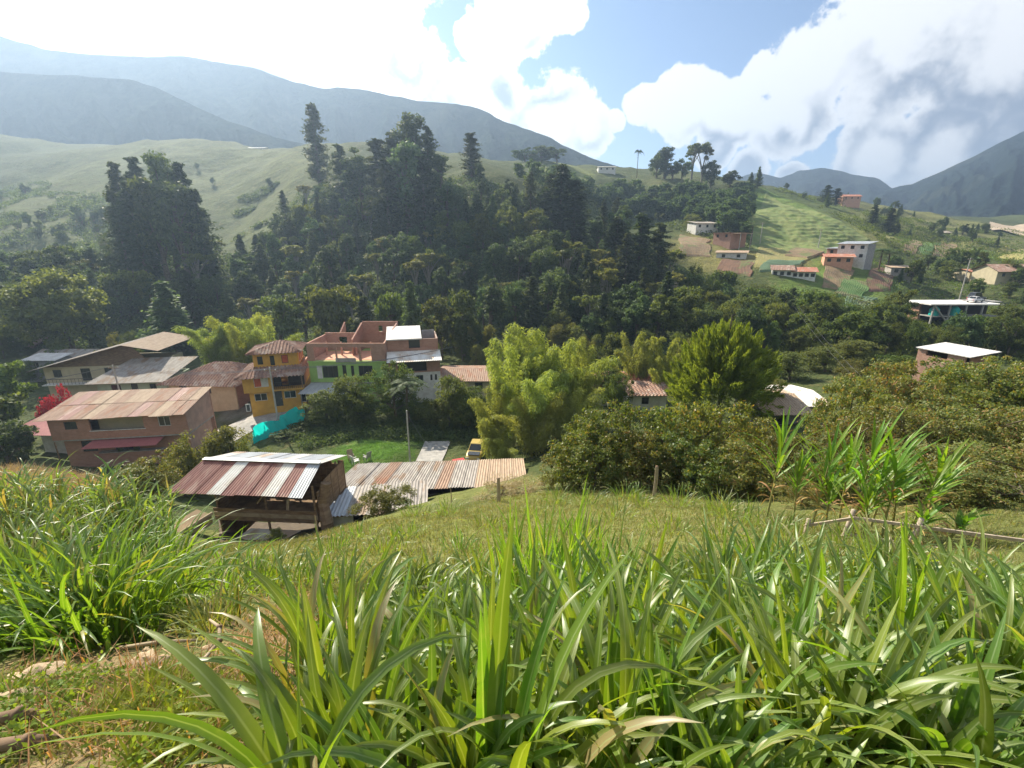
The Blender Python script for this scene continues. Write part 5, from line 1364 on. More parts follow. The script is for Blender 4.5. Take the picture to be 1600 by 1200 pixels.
# ------------------------------------------------------------------ vehicles
def car(loc, rz, body, label, L=4.2, Wd=1.68, H_=1.42, kind='sedan', name='parked_car', open_hatch=False):
    e = empty(name, loc, rz); tag(e, label, 'car')
    # lower body lofted from stations along x (front = +x)
    st = [(-L / 2, .42, .80, .88), (-L / 2 + .12, .30, .86, .97), (-L * .28, .26, .90, 1.0), (0, .25, .92, 1.0), (L * .27, .26, .90, 1.0), (L / 2 - .25, .28, .80, .95), (L / 2, .40, .66, .80)]
    mb = MB(); ring = []
    for (x, zb, zt, ws) in st:
        w_ = Wd / 2 * ws; base = len(mb.v)
        mb.v += [(x, -w_ * .92, zb), (x, w_ * .92, zb), (x, w_, (zb + zt) / 2), (x, w_ * .94, zt - .04), (x, w_ * .8, zt), (x, -w_ * .8, zt), (x, -w_ * .94, zt - .04), (x, -w_, (zb + zt) / 2)]
        ring.append(base)
    for i in range(len(st) - 1):
        for j in range(8): mb.f.append([ring[i] + j, ring[i] + (j + 1) % 8, ring[i + 1] + (j + 1) % 8, ring[i + 1] + j])
    mb.f.append([ring[0] + j for j in range(8)][::-1]); mb.f.append([ring[-1] + j for j in range(8)])
    bo = mb.build('body', M[body], e, True)
    r0, r1, zb, zt = -L * .36, L * .22, .88, H_
    if kind == 'box': r0, r1, zt = -L * .48, L * .2, H_
    wi, wo = Wd / 2 * .72, Wd / 2 * .9
    cab = MB().hexa([(r0, -wo, zb), (r1, -wo, zb), (r1, wo, zb), (r0, wo, zb), (r0 + .55, -wi, zt), (r1 - .75, -wi, zt), (r1 - .75, wi, zt), (r0 + .55, wi, zt)])
    cab.build('cabin', M[body], e)
    # glass: a slightly proud pane on each side of the cabin
    def pane(a, b, c, d, nm): MB().face([a, b, c, d]).build(nm, M['glass_dark'], e)
    k = .012
    pane((r1 - .06 + k, -wo * .86, zb + .06), (r1 - .06 + k, wo * .86, zb + .06), (r1 - .69 + k, wi * .9, zt - .05), (r1 - .69 + k, -wi * .9, zt - .05), 'windscreen')
    pane((r0 + .05 - k, wo * .86, zb + .06), (r0 + .05 - k, -wo * .86, zb + .06), (r0 + .5 - k, -wi * .9, zt - .05), (r0 + .5 - k, wi * .9, zt - .05), 'rear_window')
    for s in (-1, 1): pane((r0 + .3, s * (wo * .97 + k), zb + .06), (r1 - .3, s * (wo * .97 + k), zb + .06), (r1 - .82, s * (wi + k + .02), zt - .06), (r0 + .62, s * (wi + k + .02), zt - .06), 'side_window')
    for x in (-L * .3, L * .31):
        for s in (-1, 1):
            wh = MB().tube([(x, s * (Wd / 2 - .17), .31), (x, s * (Wd / 2 + .01), .31)], .31, 16).build('wheel', M['rubber'], e)
            MB().tube([(x, s * (Wd / 2 + .005), .31), (x, s * (Wd / 2 + .02), .31)], .18, 12).build('rim', M['steel'], wh)
    for s in (-1, 1):
        MB().box(L / 2 - .03, L / 2 + .02, s * Wd * .34 - .15, s * Wd * .34 + .15, .55, .68).build('headlight', M['frame_white'], e)
        MB().box(-L / 2 - .02, -L / 2 + .03, s * Wd * .36 - .12, s * Wd * .36 + .12, .58, .76).build('taillight', M['plastic_red'], e)
    MB().box(L / 2 - .02, L / 2 + .07, -Wd * .46, Wd * .46, .30, .46).build('bumper', M[body], e); MB().box(-L / 2 - .07, -L / 2 + .02, -Wd * .46, Wd * .46, .32, .48).build('bumper', M[body], e)
    if open_hatch: MB().box(L * .26, L * .45, -Wd * .36, Wd * .36, .90, .93).build('engine_bay', M['car_black'], e)
    return e
q = G(745, 48.5)
car((q.x, q.y, q.z), rad(-97), 'car_tan', 'mustard yellow car parked beside the bamboo', open_hatch=True)
car(tuple(Mx @ Vector((W * .78, 3.0, zd + .01))), rad(20), 'car_white', 'white car parked on the platform roof deck', L=4, name='parked_car')
car(tuple(Mx @ Vector((W * 1.02, 6.6, zd + .01))), rad(15), 'car_black', 'dark boxy off-road car parked beside the white car', L=4.6, H_=2.0, kind='box', name='parked_car')
MB().box(W * .85, W * 1.3, 4.5, 9, zd - .3, zd).build('parking_slab', M['concrete'], bpy.data.objects['platform_house'])

# ------------------------------------------------------------------ street furniture
def upole(px, top, D, label, r=.12, arm=True, base=None):
    b = G(px, D) if base is None else base
    hgt = P(px, top, D).z - b.z
    e = empty('utility_pole', (b.x, b.y, b.z)); tag(e, label, 'pole')
    MB().tube([(0, 0, -.5), (0, 0, hgt)], [r, r * .7], 8).build('shaft', M['pole'], e)
    if arm:
        ar = MB().box(-.75, .75, -.05, .05, hgt - .5, hgt - .4).build('cross_arm', M['wood'], e)
        for x_ in (-.65, 0, .65): MB().tube([(x_, 0, hgt - .4), (x_, 0, hgt - .25)], .05, 6).build('insulator', M['frame_white'], ar)
    return Vector((b.x, b.y, b.z + hgt - .3))
T1 = upole(436, 566, 57.5, 'grey concrete pole in front of the yellow house')
T2 = upole(641, 632, 46, 'slender pale pole at the edge of the lawn', .09, False)
T3 = upole(199, 563, 66, 'dark street pole before the pale green house')
upole(1278, 358, 165, 'tall pale pole at the foot of the green terraces', .16)
upole(1187, 348, 168, 'pale pole beside the pink brick farmhouse', .16)
T6 = upole(1497, 402, 130, 'pale branching pole beside the farm road', .16)
T7 = upole(1000, 300, 230, 'thin distant pole on the wooded hillside', .14)
def wires(a, b, label, n=3, sag=.8, r=.018, spread=.5):
    e = empty('power_line', a); tag(e, label, 'wire')
    for k in range(n):
        o_ = Vector(((k - (n - 1) / 2) * spread, 0, 0)) + Vector((0, 0, .12 * k))
        pts = [(a.lerp(b, t) + o_ - Vector((0, 0, sag * 4 * t * (1 - t)))) - a for t in np.linspace(0, 1, 13)]
        MB().tube([tuple(p) for p in pts], r, 4, False).build('wire', M['wire'], e)
wires(T3, T1, 'power wires from the dark street pole to the concrete pole')
wires(P(-120, 610, 62), T3, 'power wires leading along the street to the dark pole')
wires(T1, P(700, 545, 60), 'power wires running past the green house', sag=.6)
wires(P(1245, 480, 60), P(1340, 590, 35), 'pair of thin wires descending over the valley trees', 2, .3, .005)
wires(T2, P(672, 705, 45), 'stay wire of the slender pale pole', 1, 0, .012)
# turquoise net along the street
A = G(398, 54.5); B = G(478, 58)
e = empty('net_fence', tuple(A)); tag(e, 'bright turquoise shade net stretched along the street edge', 'net')
nx_, nz_ = 40, 8; vv, ff = [], []
for i in range(nx_ + 1):
    for k in range(nz_ + 1):
        t = i / nx_; p_ = A.lerp(B, t) - A; zz = h1(A.x + p_.x, A.y + p_.y) - A.z
        top = 2.0 + .25 * math.sin(t * 9) + (.5 if .5 < t < .9 else 0)
        vv.append((p_.x + .08 * math.sin(t * 40 + k), p_.y - .12 * math.sin(t * 31 + k * .8) - .3 * (1 - k / nz_), zz - .2 + top * k / nz_))
for i in range(nx_):
    for k in range(nz_):
        q_ = i * (nz_ + 1) + k; ff.append((q_, q_ + nz_ + 1, q_ + nz_ + 2, q_ + 1))
me = mesh_np('netting', np.array(vv), np.array(ff), M['net_turquoise'], True); obj('netting', me, e)
for t in np.linspace(0, 1, 6):
    p_ = A.lerp(B, t) - A; zz = h1(A.x + p_.x, A.y + p_.y) - A.z
    MB().tube([(p_.x, p_.y + .12, zz - .3), (p_.x, p_.y + .12, zz + 1.7)], .04, 6).build('post', M['wood'], e)
# street surface, lawn ramp
def drape(name, poly, material, lift, n=26, kind='structure', label=None, furrow=None, cat=None):
    """a sheet of ground between four surveyed corners"""
    c = [hit(*p) if not isinstance(p, Vector) else p for p in poly]
    g_ = np.linspace(0, 1, n)
    nu = n * (4 if furrow else 1)
    U = np.linspace(0, 1, nu)
    V = []
    for u in U:
        for v in g_:
            p_ = (c[0].lerp(c[1], u)).lerp(c[3].lerp(c[2], u), v)
            V.append((p_.x, p_.y))
    V = np.array(V); sc_ = (c[1] - c[0]).length * (.16 if name == 'field' else .02)
    V = V + np.stack([fbm(V[:, 0] / 5, V[:, 1] / 5, 3, 41), fbm(V[:, 0] / 5, V[:, 1] / 5, 3, 51)], -1) * sc_
    vv_ = np.tile(g_, nu); uu_ = np.repeat(U, n); rim = np.minimum(np.minimum(uu_, 1 - uu_), np.minimum(vv_, 1 - vv_))
    z = H(V[:, 0], V[:, 1]) + (np.where(rim < .01, -.3, lift) if name == 'field' else lift)
    if furrow:
        uu = np.repeat(U, n); z = z + furrow[1] * .55 * np.abs(np.sin(uu * math.pi * furrow[0]))
    i0 = np.arange(nu - 1)[:, None] * n; j0 = np.arange(n - 1)[None]
    f = np.stack([i0 + j0, i0 + n + j0, i0 + n + j0 + 1, i0 + j0 + 1], -1).reshape(-1, 4)
    return tag(obj(name, mesh_np(name, np.column_stack([V, z]), f, M[material], True)), kind=kind, label=label, cat=cat)
mat('shaded_earth', (.085, .065, .045), (.12, .09, .06), 2, .95)  # earth colour darkened to carry the shade below the barn
drape('barn_shade_patch', [(338, 846), (520, 842), (505, 806), (345, 810)], 'shaded_earth', .05, label='bare earth under and before the barn, darkened to stand for its shade')
drape('street', [(300, 690), (350, 700), (492, 636), (470, 630)], 'concrete', .06, label='grey concrete street in front of the yellow house')
drape('ramp', [(650, 722), (690, 722), (704, 690), (664, 690)], 'concrete', .1, label='grey concrete ramp beside the lawn')
drape('field', [(1062, 402), (1112, 402), (1110, 375), (1060, 366)], 'soil_tan', .25, furrow=(14, .1), label='bare tan field below the small white farmhouse')
drape('field', [(1175, 418), (1230, 425), (1285, 398), (1190, 385)], 'crop_yellow', .3, furrow=(18, .15), label='yellow green crop field beside the pink farmhouse')
drape('field', [(1185, 425), (1225, 426), (1262, 408), (1200, 408)], 'crop_blue', .5, furrow=(16, .15), label='blue green crop strip under the yellow field')
drape('field', [(1283, 448), (1325, 456), (1336, 422), (1288, 412)], 'soil_tan', .3, furrow=(16, .16), label='tan furrowed plot below the salmon farmhouse')
drape('field', [(1300, 464), (1350, 470), (1356, 442), (1320, 436)], 'crop_green', .45, furrow=(14, .2), label='green ridged crop plot beside the furrows')
drape('field', [(1345, 454), (1392, 456), (1402, 424), (1366, 420)], 'soil_red', .35, furrow=(15, .16), label='red brown furrowed plot among the trees')
drape('field', [(1120, 428), (1170, 434), (1185, 408), (1125, 405)], 'soil_red', .3, furrow=(12, .12), label='dark ploughed plot beside the low tan shed')
drape('field', [(1225, 402), (1262, 406), (1290, 396), (1245, 388)], 'soil_tan', .6, furrow=(12, .12), label='reddish tilled corner of the yellow green field')
drape('field', [(1560, 404), (1620, 410), (1620, 388), (1562, 384)], 'crop_yellow', .4, furrow=(10, .2), label='yellow field above the brown gable house')
drape('field', [(1308, 482), (1362, 486), (1370, 466), (1318, 464)], 'crop_blue', .3, furrow=(12, .2), label='blue green crop plot at the foot of the furrows')
drape('field', [(1410, 396), (1432, 398), (1448, 376), (1428, 374)], 'soil_tan', .3, furrow=(8, .2), label='tan plot in front of the long dark barn')
drape('field', [(1434, 398), (1452, 400), (1470, 378), (1450, 376)], 'crop_green', .3, furrow=(7, .2), label='green striped plot in front of the long dark barn')
drape('field', [(1454, 400), (1482, 402), (1496, 380), (1472, 378)], 'soil_tan', .3, furrow=(9, .2), label='ochre plot beside the green striped plot')
drape('field', [(1514, 404), (1545, 410), (1560, 390), (1520, 388)], 'crop_green', .3, furrow=(9, .2), label='bright green field near the brown gable house')
c4 = [hit(1150, 392), hit(1290, 398), hit(1362, 376), hit(1196, 298)]
nn_ = 150; tt = np.linspace(0, 1, nn_); Vt = []
for u in tt:
    for v in tt:
        q_ = c4[0].lerp(c4[1], u).lerp(c4[3].lerp(c4[2], u), v); Vt.append((q_.x, q_.y))
Vt = np.array(Vt); zt0 = H(Vt[:, 0], Vt[:, 1]); ph = zt0 / 1.5 + .5 * fbm(Vt[:, 0] / 9, Vt[:, 1] / 9, 3, 5)
edge = np.minimum(np.minimum(np.repeat(tt, nn_), 1 - np.repeat(tt, nn_)), np.minimum(np.tile(tt, nn_), 1 - np.tile(tt, nn_)))
zt1 = zt0 + np.where(edge > .01, .25 + .55 * np.abs(ph - np.round(ph)) * np.clip(edge * 12, 0, 1) + .5 * fbm(Vt[:, 0] / 2.2, Vt[:, 1] / 2.2, 2, 8) * np.clip(edge * 12, 0, 1), -.4)
i0 = np.arange(nn_ - 1)[:, None] * nn_; j0 = np.arange(nn_ - 1)[None]
tag(obj('terraced_slope', mesh_np('terraced_slope', np.column_stack([Vt, zt1]), np.stack([i0 + j0, i0 + nn_ + j0, i0 + nn_ + j0 + 1, i0 + j0 + 1], -1).reshape(-1, 4), M['terrace_grass'], True)), kind='structure', label='grazed green slope ribbed with cattle terraces')
drape('quarry', [(1546, 362), (1620, 372), (1620, 352), (1546, 348)], 'quarry', 1.0, label='pale sandy cutting on the ridge')
# chairs on the lawn
def lawn_chair(px, D, rz, label, m_):
    b = G(px, D); e = empty('garden_chair', tuple(b), rz); tag(e, label, 'chair')
    MB().box(-.28, .28, -.28, .28, .40, .45).build('seat', M[m_], e)
    MB().hexa([(-.28, .25, .45), (.28, .25, .45), (.28, .29, .45), (-.28, .29, .45), (-.28, .40, 1.05), (.28, .40, 1.05), (.28, .44, 1.05), (-.28, .44, 1.05)]).build('backrest', M[m_], e)
    for sx in (-.24, .24):
        for sy in (-.24, .24): MB().box(sx - .03, sx + .03, sy - .03, sy + .03, 0, .4).build('leg', M[m_], e)
        MB().box(sx - .04, sx + .04, -.25, .3, .62, .66).build('armrest', M[m_], e)
lawn_chair(549, 46.8, .6, 'wooden garden chair on the round lawn', 'wood_pale'); lawn_chair(556, 45.8, 2.4, 'white garden chair on the round lawn beside the wooden one', 'white_paint'); lawn_chair(574, 46.2, -2.2, 'pale garden chair standing apart on the round lawn', 'concrete')
rb_ = G(716, 44.5); e = empty('red_barrow', tuple(rb_), .4); tag(e, 'red wheelbarrow lying beside the yellow car', 'wheelbarrow')
MB().hexa([(-.3, -.25, .3), (.4, -.2, .3), (.4, .2, .3), (-.3, .25, .3), (-.5, -.4, .7), (.65, -.35, .7), (.65, .35, .7), (-.5, .4, .7)]).build('tray', M['plastic_red'], e)
MB().tube([(.75, -.06, .18), (.75, .06, .18)], .18, 12).build('wheel', M['rubber'], e)
for s in (-.25, .25): MB().bar((.75, s * .3, .2), (-1.0, s, .5), .04, .04).build('handle', M['steel'], e); MB().bar((-.2, s, .35), (-.3, s, 0), .04, .04).build('leg', M['steel'], e)
# ------------------------------------------------------------------ long-leaved grass in the foreground
def ribbon(b, az, lean, L, W, droop, twist=0.0, seg=9, fold=.28, wob=0.0):
    """one arching folded leaf: verts (3*(seg+1), 3), quads"""
    t = np.linspace(0, 1, seg + 1)
    th = lean + droop * t ** 1.7
    a = az + wob * t
    d = np.stack([np.sin(th) * np.cos(a), np.sin(th) * np.sin(a), np.cos(th)], -1)
    p = np.vstack([[0, 0, 0], np.cumsum(d[:-1] * (L / seg), 0)]) + np.asarray(b)
    s = np.stack([-np.sin(a), np.cos(a), 0 * a], -1)
    up = np.cross(d, s)
    tw = twist * t
    s = s * np.cos(tw)[:, None] + up * np.sin(tw)[:, None]
    nn = np.cross(s, d)
    w_ = (W / 2 * np.minimum(1, .45 + 2.2 * t) * (1 - t ** 2.6) ** .8)[:, None]
    v = np.stack([p + s * w_, p + nn * w_ * fold, p - s * w_], 1).reshape(-1, 3)
    k = np.arange(seg)[:, None] * 3
    f = np.concatenate([k + np.array([0, 3, 4, 1]), k + np.array([1, 4, 5, 2])])
    return v, f
def leafmesh(name, v, f, m_):
    me = mesh_np(name, v, f, m_, True)
    r = np.zeros(len(v), np.float32); r[1::3] = 1
    me.attributes.new('rib', 'FLOAT', 'POINT').data.foreach_set('value', r)
    return me
def join(parts):
    V, Fc, o = [], [], 0
    for v, f in parts: V.append(v); Fc.append(f + o); o += len(v)
    return np.vstack(V), np.vstack(Fc)
gr = np.random.default_rng(5)
SUNAZ = math.atan2(SUN.y, SUN.x)
def tussock(px, D, hgt, n, label, npart=0, W=.042, mat_='leaf_grass', group=None, spread=.22, up=False, name='grass_tussock', base=None, dry=.0):
    b = G(px, D) if base is None else base
    e = empty(name, (b.x, b.y, b.z - .03)); tag(e, label, 'grass', group)
    rest = []
    for i in range(n + npart):
        part = i >= n
        az = gr.uniform(0, 2 * np.pi); rr = spread * gr.random() ** .7
        L = hgt * gr.uniform(.75, 1.35) * (1.12 if part else 1)
        lean = gr.uniform(.02, .22) if up else gr.uniform(.05, .55)
        droop = gr.uniform(.1, .6) if up else gr.choice([gr.uniform(.3, .9), gr.uniform(.9, 2.3)], p=[.25, .75])
        q = ribbon((rr * np.cos(az), rr * np.sin(az), 0), az + gr.normal() * .5, lean, L, W * gr.uniform(.7, 1.25), droop, gr.normal() * .7, wob=gr.normal() * .3)
        if part: obj('leaf', leafmesh('leaf', q[0], q[1], M[mat_]), e)
        else: rest.append(q)
    if rest:
        v, f = join(rest)
        tag(obj('leaf_mass', leafmesh('leaf_mass', v, f, M[mat_]), e), kind='stuff')
    return e
GT = 'long-leaved grass carpeting the foreground slope'
LT = 'arching long-leaved green grass tussock in the wide foreground stand'
rows = [(1.62, range(560, 1600, 104), .50, 40, 7), (2.2, range(540, 1660, 100), .50, 46, 5), (3.0, range(540, 1660, 92), .54, 48, 3), (4.0, range(570, 1660, 80), .56, 48, 1), (5.4, [640, 700, 760, 980, 1040, 1110, 1180, 1250, 1330, 1400], .62, 50, 0), (6.6, [660, 730, 1000, 1080, 1160, 1240], .55, 48, 0)]
for D, pxs, hg, n, npt in rows:
    for px in pxs:
        tussock(px + gr.normal() * 18, D * gr.uniform(.93, 1.07), hg * gr.uniform(.6, 1.4), n, LT, npt, W=.045 if D < 3 else .042, group=GT)
for px, D, hg in [(845, 5.3, 1.15), (900, 5.5, 1.1), (800, 5.6, 1.0), (870, 4.9, .95), (950, 5.6, .85)]:
    tussock(px, D, hg, 38, 'tall upright dark green grass tussock rising above the stand', 3, W=.034, group='tall upright tussocks', up=True, spread=.28)
tussock(1400, 2.6, .95, 3, 'pair of tall sword-like leaves standing before the rail fence', 5, W=.055, up=True, spread=.08)
tussock(985, 3.4, .75, 6, 'pale upright blades among the arching grass beside the tall tussocks', 5, W=.05, up=True, spread=.12)
tussock(1290, 3.2, .7, 5, 'upright blades in front of the bare crest path', 5, W=.045, up=True, spread=.12)
tussock(470, 1.5, .72, 5, 'broad long leaves leaning over the bare path', 7, W=.05, spread=.1)
tussock(770, 1.55, .75, 4, 'two crossing broad blades rising out of the near stand', 5, W=.055, up=True, spread=.1)
GL = 'big grass tussocks beyond the bare path'
for px, D, hg in [(20, 4.6, 1.1), (70, 4.9, 1.2), (130, 4.8, 1.2), (190, 5.0, 1.2), (245, 5.2, 1.1), (280, 5.6, .9), (100, 4.2, 1.0), (170, 4.3, 1.0), (-40, 4.6, 1.1), (30, 5.6, 1.2), (220, 4.6, .8)]:
    tussock(px, D, hg, 70, 'big drooping dark green grass tussock beyond the bare path', 2, W=.038, group=GL, spread=.35)
for px, D, hg in [(330, 6.3, .6), (370, 7.0, .65), (420, 7.2, .6), (460, 6.6, .55), (400, 6.2, .5), (500, 7.5, .5), (540, 6.5, .45)]:
    tussock(px, D, hg, 50, 'low grass tussock beside the meadow edge', 0, W=.026, group='low tussocks at the meadow edge', spread=.35)
for px, D, hg in [(300, 4.5, .4), (340, 4.3, .42), (370, 4.5, .4), (325, 4.0, .35)]:
    tussock(px, D, hg, 40, 'small yellow green tuft at the edge of the bare path', 0, W=.018, mat_='leaf_meadow', group='small tufts by the path', spread=.15)
for px, D, hg in [(920, 19, .6), (980, 20, .6), (1060, 18.5, .6), (1120, 17, .6), (870, 20, .5), (1160, 14.5, .6), (1000, 18, .5), (1130, 15.5, .5), (1215, 12.5, .5), (700, 19, .5), (650, 20, .5), (760, 15, .35), (640, 14, .3), (900, 13, .35), (1050, 12, .35), (830, 17, .4), (960, 15, .4), (1130, 11, .35), (560, 15, .3), (600, 11, .35), (720, 11.5, .35), (520, 12, .3), (820, 10.5, .35), (1250, 10, .4), (1320, 9.5, .4), (1390, 9, .4)]:
    tussock(px, D, hg * 1.3, 60, 'bright grass tuft along the crest of the meadow', 0, W=.03, group='tufts along the meadow crest', spread=.6, name='grass_tuft')
# tall cane stand on the left
for px, D, hg in [(40, 9.5, 2.0), (75, 10.2, 2.1), (110, 9.8, 2.2), (150, 10.5, 2.3), (185, 10, 2.3), (215, 10.6, 2.2), (245, 10.2, 2.0), (95, 11.2, 2.4), (165, 11.5, 2.4), (130, 9.2, 1.8), (15, 10.5, 1.9), (260, 11.2, 1.9), (60, 11.5, 2.2), (205, 9.4, 1.7)]:
    b = G(px, D)
    e = empty('fodder_cane', tuple(b)); tag(e, 'tall leafy fodder cane in the stand above the big tussocks', 'cane', 'fodder cane stand')
    parts = []; stems = MB()
    for s in range(9):
        az = gr.uniform(0, 6.28); r0 = .45 * gr.random(); lean = gr.uniform(.02, .16); hh = hg * gr.uniform(.7, 1.05) * .8
        base = np.array([r0 * np.cos(az), r0 * np.sin(az), 0]); dirn = np.array([np.sin(lean) * np.cos(az), np.sin(lean) * np.sin(az), np.cos(lean)])
        stems.tube([tuple(base), tuple(base + dirn * hh)], [.014, .008], 5, False)
        for k in range(11):
            t = .3 + .7 * k / 10
            parts.append(ribbon(base + dirn * hh * t, gr.uniform(0, 6.28), gr.uniform(.25, .6), gr.uniform(.45, .8), .04, gr.uniform(.8, 1.9), gr.normal() * .6, seg=6))
    stems.build('stem', M['culm'], e)
    v, f = join(parts); tag(obj('leaf_mass', mesh_np('leaf_mass', v, f, M['leaf_cane'], True), e), kind='stuff')

# giant reeds behind the fence
leafmat('leaf_reed', (.13, .24, .03), (.22, .33, .06), .5, .4, spec=.35, tcol=(1.3, 1.45, .35))
leafmat('leaf_straw', (.38, .22, .08), (.46, .32, .14), .35, .6)
for i, (px, top, D, lean, laz, lab) in enumerate([
        (1197, 628, 15, .03, 0, 'slim giant reed standing free before the thicket'), (1268, 648, 14, .05, 0, 'giant reed with fanned feathery leaves before the brush'),
        (1330, 640, 13.2, .02, 0, 'tall giant reed with yellowed stem behind the fence post'), (1345, 690, 13, .1, 0, 'shorter leafy reed beside the yellowed tall one'), (1378, 668, 12.6, .04, 2, 'upright giant reed with a tight leaf fan'),
        (1412, 672, 12.4, .22, 0, 'giant reed leaning with long spread leaves'), (1448, 765, 11.6, .5, 0, 'bent giant reed drooping over the top rail'), (1510, 775, 11.4, .55, 0, 'bent reed with bluish leaves over the dark bank'), (1290, 720, 13.6, .1, 3, 'low reed in the shade of the fanned one'),
        (1310, 660, 14.2, .06, 3, 'pale reed half hidden behind the yellowed tall one'), (1360, 655, 14, .08, 0, 'slender reed between the yellowed and the upright one'), (1395, 700, 13, .15, 3, 'short reed tilting against the leaning one'), (1430, 700, 13.2, .25, 0, 'drooping reed behind the leaning one'), (1240, 690, 14.5, .1, 3, 'short reed between the slim and the fanned one'), (1350, 740, 12.6, .12, 3, 'low leafy reed at the foot of the fence post')]):
    b = G(px - (40 if lean > .4 else 0), D); hg = max(1.2, P(px, top, D).z - b.z)
    e = empty('giant_reed', tuple(b)); tag(e, lab, 'reed')
    dirn = np.array([math.sin(lean) * math.cos(laz), math.sin(lean) * math.sin(laz), math.cos(lean)])
    sl_ = hg * .72
    MB().tube([(0, 0, -.2), tuple(dirn * sl_ * .5), tuple(dirn * sl_)], [.035, .028, .016], 7, False).build('stem', M['culm'], e)
    for k in range(18):
        t = .55 + .45 * k / 17
        side = 1 if k % 2 else -1
        q = ribbon(dirn * sl_ * t, (0 if side > 0 else math.pi) + gr.normal() * .6 + .3, gr.uniform(.12, .5) + lean * .5 + (1 - t) * .8, gr.uniform(.7, 1.1) * hg * .5, .09, gr.uniform(.2, 1.1), gr.normal() * .4, seg=7)
        obj('leaf', mesh_np('leaf', q[0], q[1], M['leaf_reed'], True), e)
    for k in range(8):
        q = ribbon(dirn * sl_ * gr.uniform(.25, .65), gr.uniform(0, 6.28), gr.uniform(.6, 1.2), gr.uniform(.5, .9), .05, gr.uniform(1.4, 2.0), gr.normal(), seg=6)
        obj('dry_leaf', mesh_np('dry_leaf', q[0], q[1], M['leaf_straw'], True), e)

# ------------------------------------------------------------------ rail fence
p1, p2, p3, p0 = P(1332, 806, 12.2), P(1438, 820, 11.2), P(1680, 852, 9.8), P(1255, 818, 12.8)
e = empty('rail_fence', (p1.x, p1.y, h1(p1.x, p1.y))); tag(e, 'weathered two-rail wooden fence along the foot of the brush bank', 'fence')
o_ = Vector(e.location)
mat('fence_wood', (.44, .36, .28), (.32, .26, .2), 3, .95, bump=.4, stretch=(1, 1, 1))
for q, lean in ((p1, .12), (p2, .16), (P(1262, 820, 12.7), 0), (p3, 0)):
    zb_ = h1(q.x, q.y)
    MB().tube([(q.x - o_.x - lean, q.y - o_.y, zb_ - o_.z - .3), (q.x - o_.x, q.y - o_.y, q.z - o_.z + .18)], [.065, .055], 9).build('post', M['fence_wood'], e, True)
for dz in (0, -.52):
    for a_, b_ in ((p0, p1), (p1, p2), (p2, p3)):
        A_ = Vector(a_) - o_ + Vector((0, -.1, dz)); B_ = Vector(b_) - o_ + Vector((0, -.1, dz * 1.02))
        MB().bar(A_, A_.lerp(B_, .995), .04, .075).build('rail', M['fence_wood'], e)

# stakes in the meadow, trough beside the barn
for px, D, hg, lab in [(497, 17, 1.0, 'thin wooden stake standing in the meadow before the barn'), (779, 23, 1.3, 'weathered fence post beside the dry straw bush'), (1022, 21, 1.5, 'dark stake at the edge of the thicket'), (705, 25, .9, 'small stake beside the corrugated lean-to')]:
    b = G(px, D); r_ = .03 if hg < 1.2 else .09
    e = empty('stake', tuple(b)); tag(e, lab, 'stake')
    MB().tube([(0, 0, -.3), (.02, 0, hg * .5), (.0, .02, hg)], [r_, r_ * .95, r_ * .8], 7).build('shaft', M['wood_pale'], e); MB().tube([(0, .02, hg), (0, .02, hg + .03)], [r_ * .85, r_ * .4], 7).build('tip', M['wood'], e)
b = G(278, 24); e = empty('wooden_ramp', tuple(b), rad(-25), .6); tag(e, 'pale earth ramp with a timber edge beside the barn', 'ramp')
MB().hexa([(-1, -1.8, -.3), (1.0, -1.8, -.3), (1.3, 2.2, -.3), (-.7, 2.2, -.3), (-1, -1.8, .15), (1.0, -1.8, .15), (1.3, 2.2, .7), (-.7, 2.2, .7)]).build('deck', M['soil_tan'], e)
MB().bar((1.08, -1.9, .2), (1.4, 2.3, .82), .12, .25).build('edge_beam', M['wood_pale'], e)

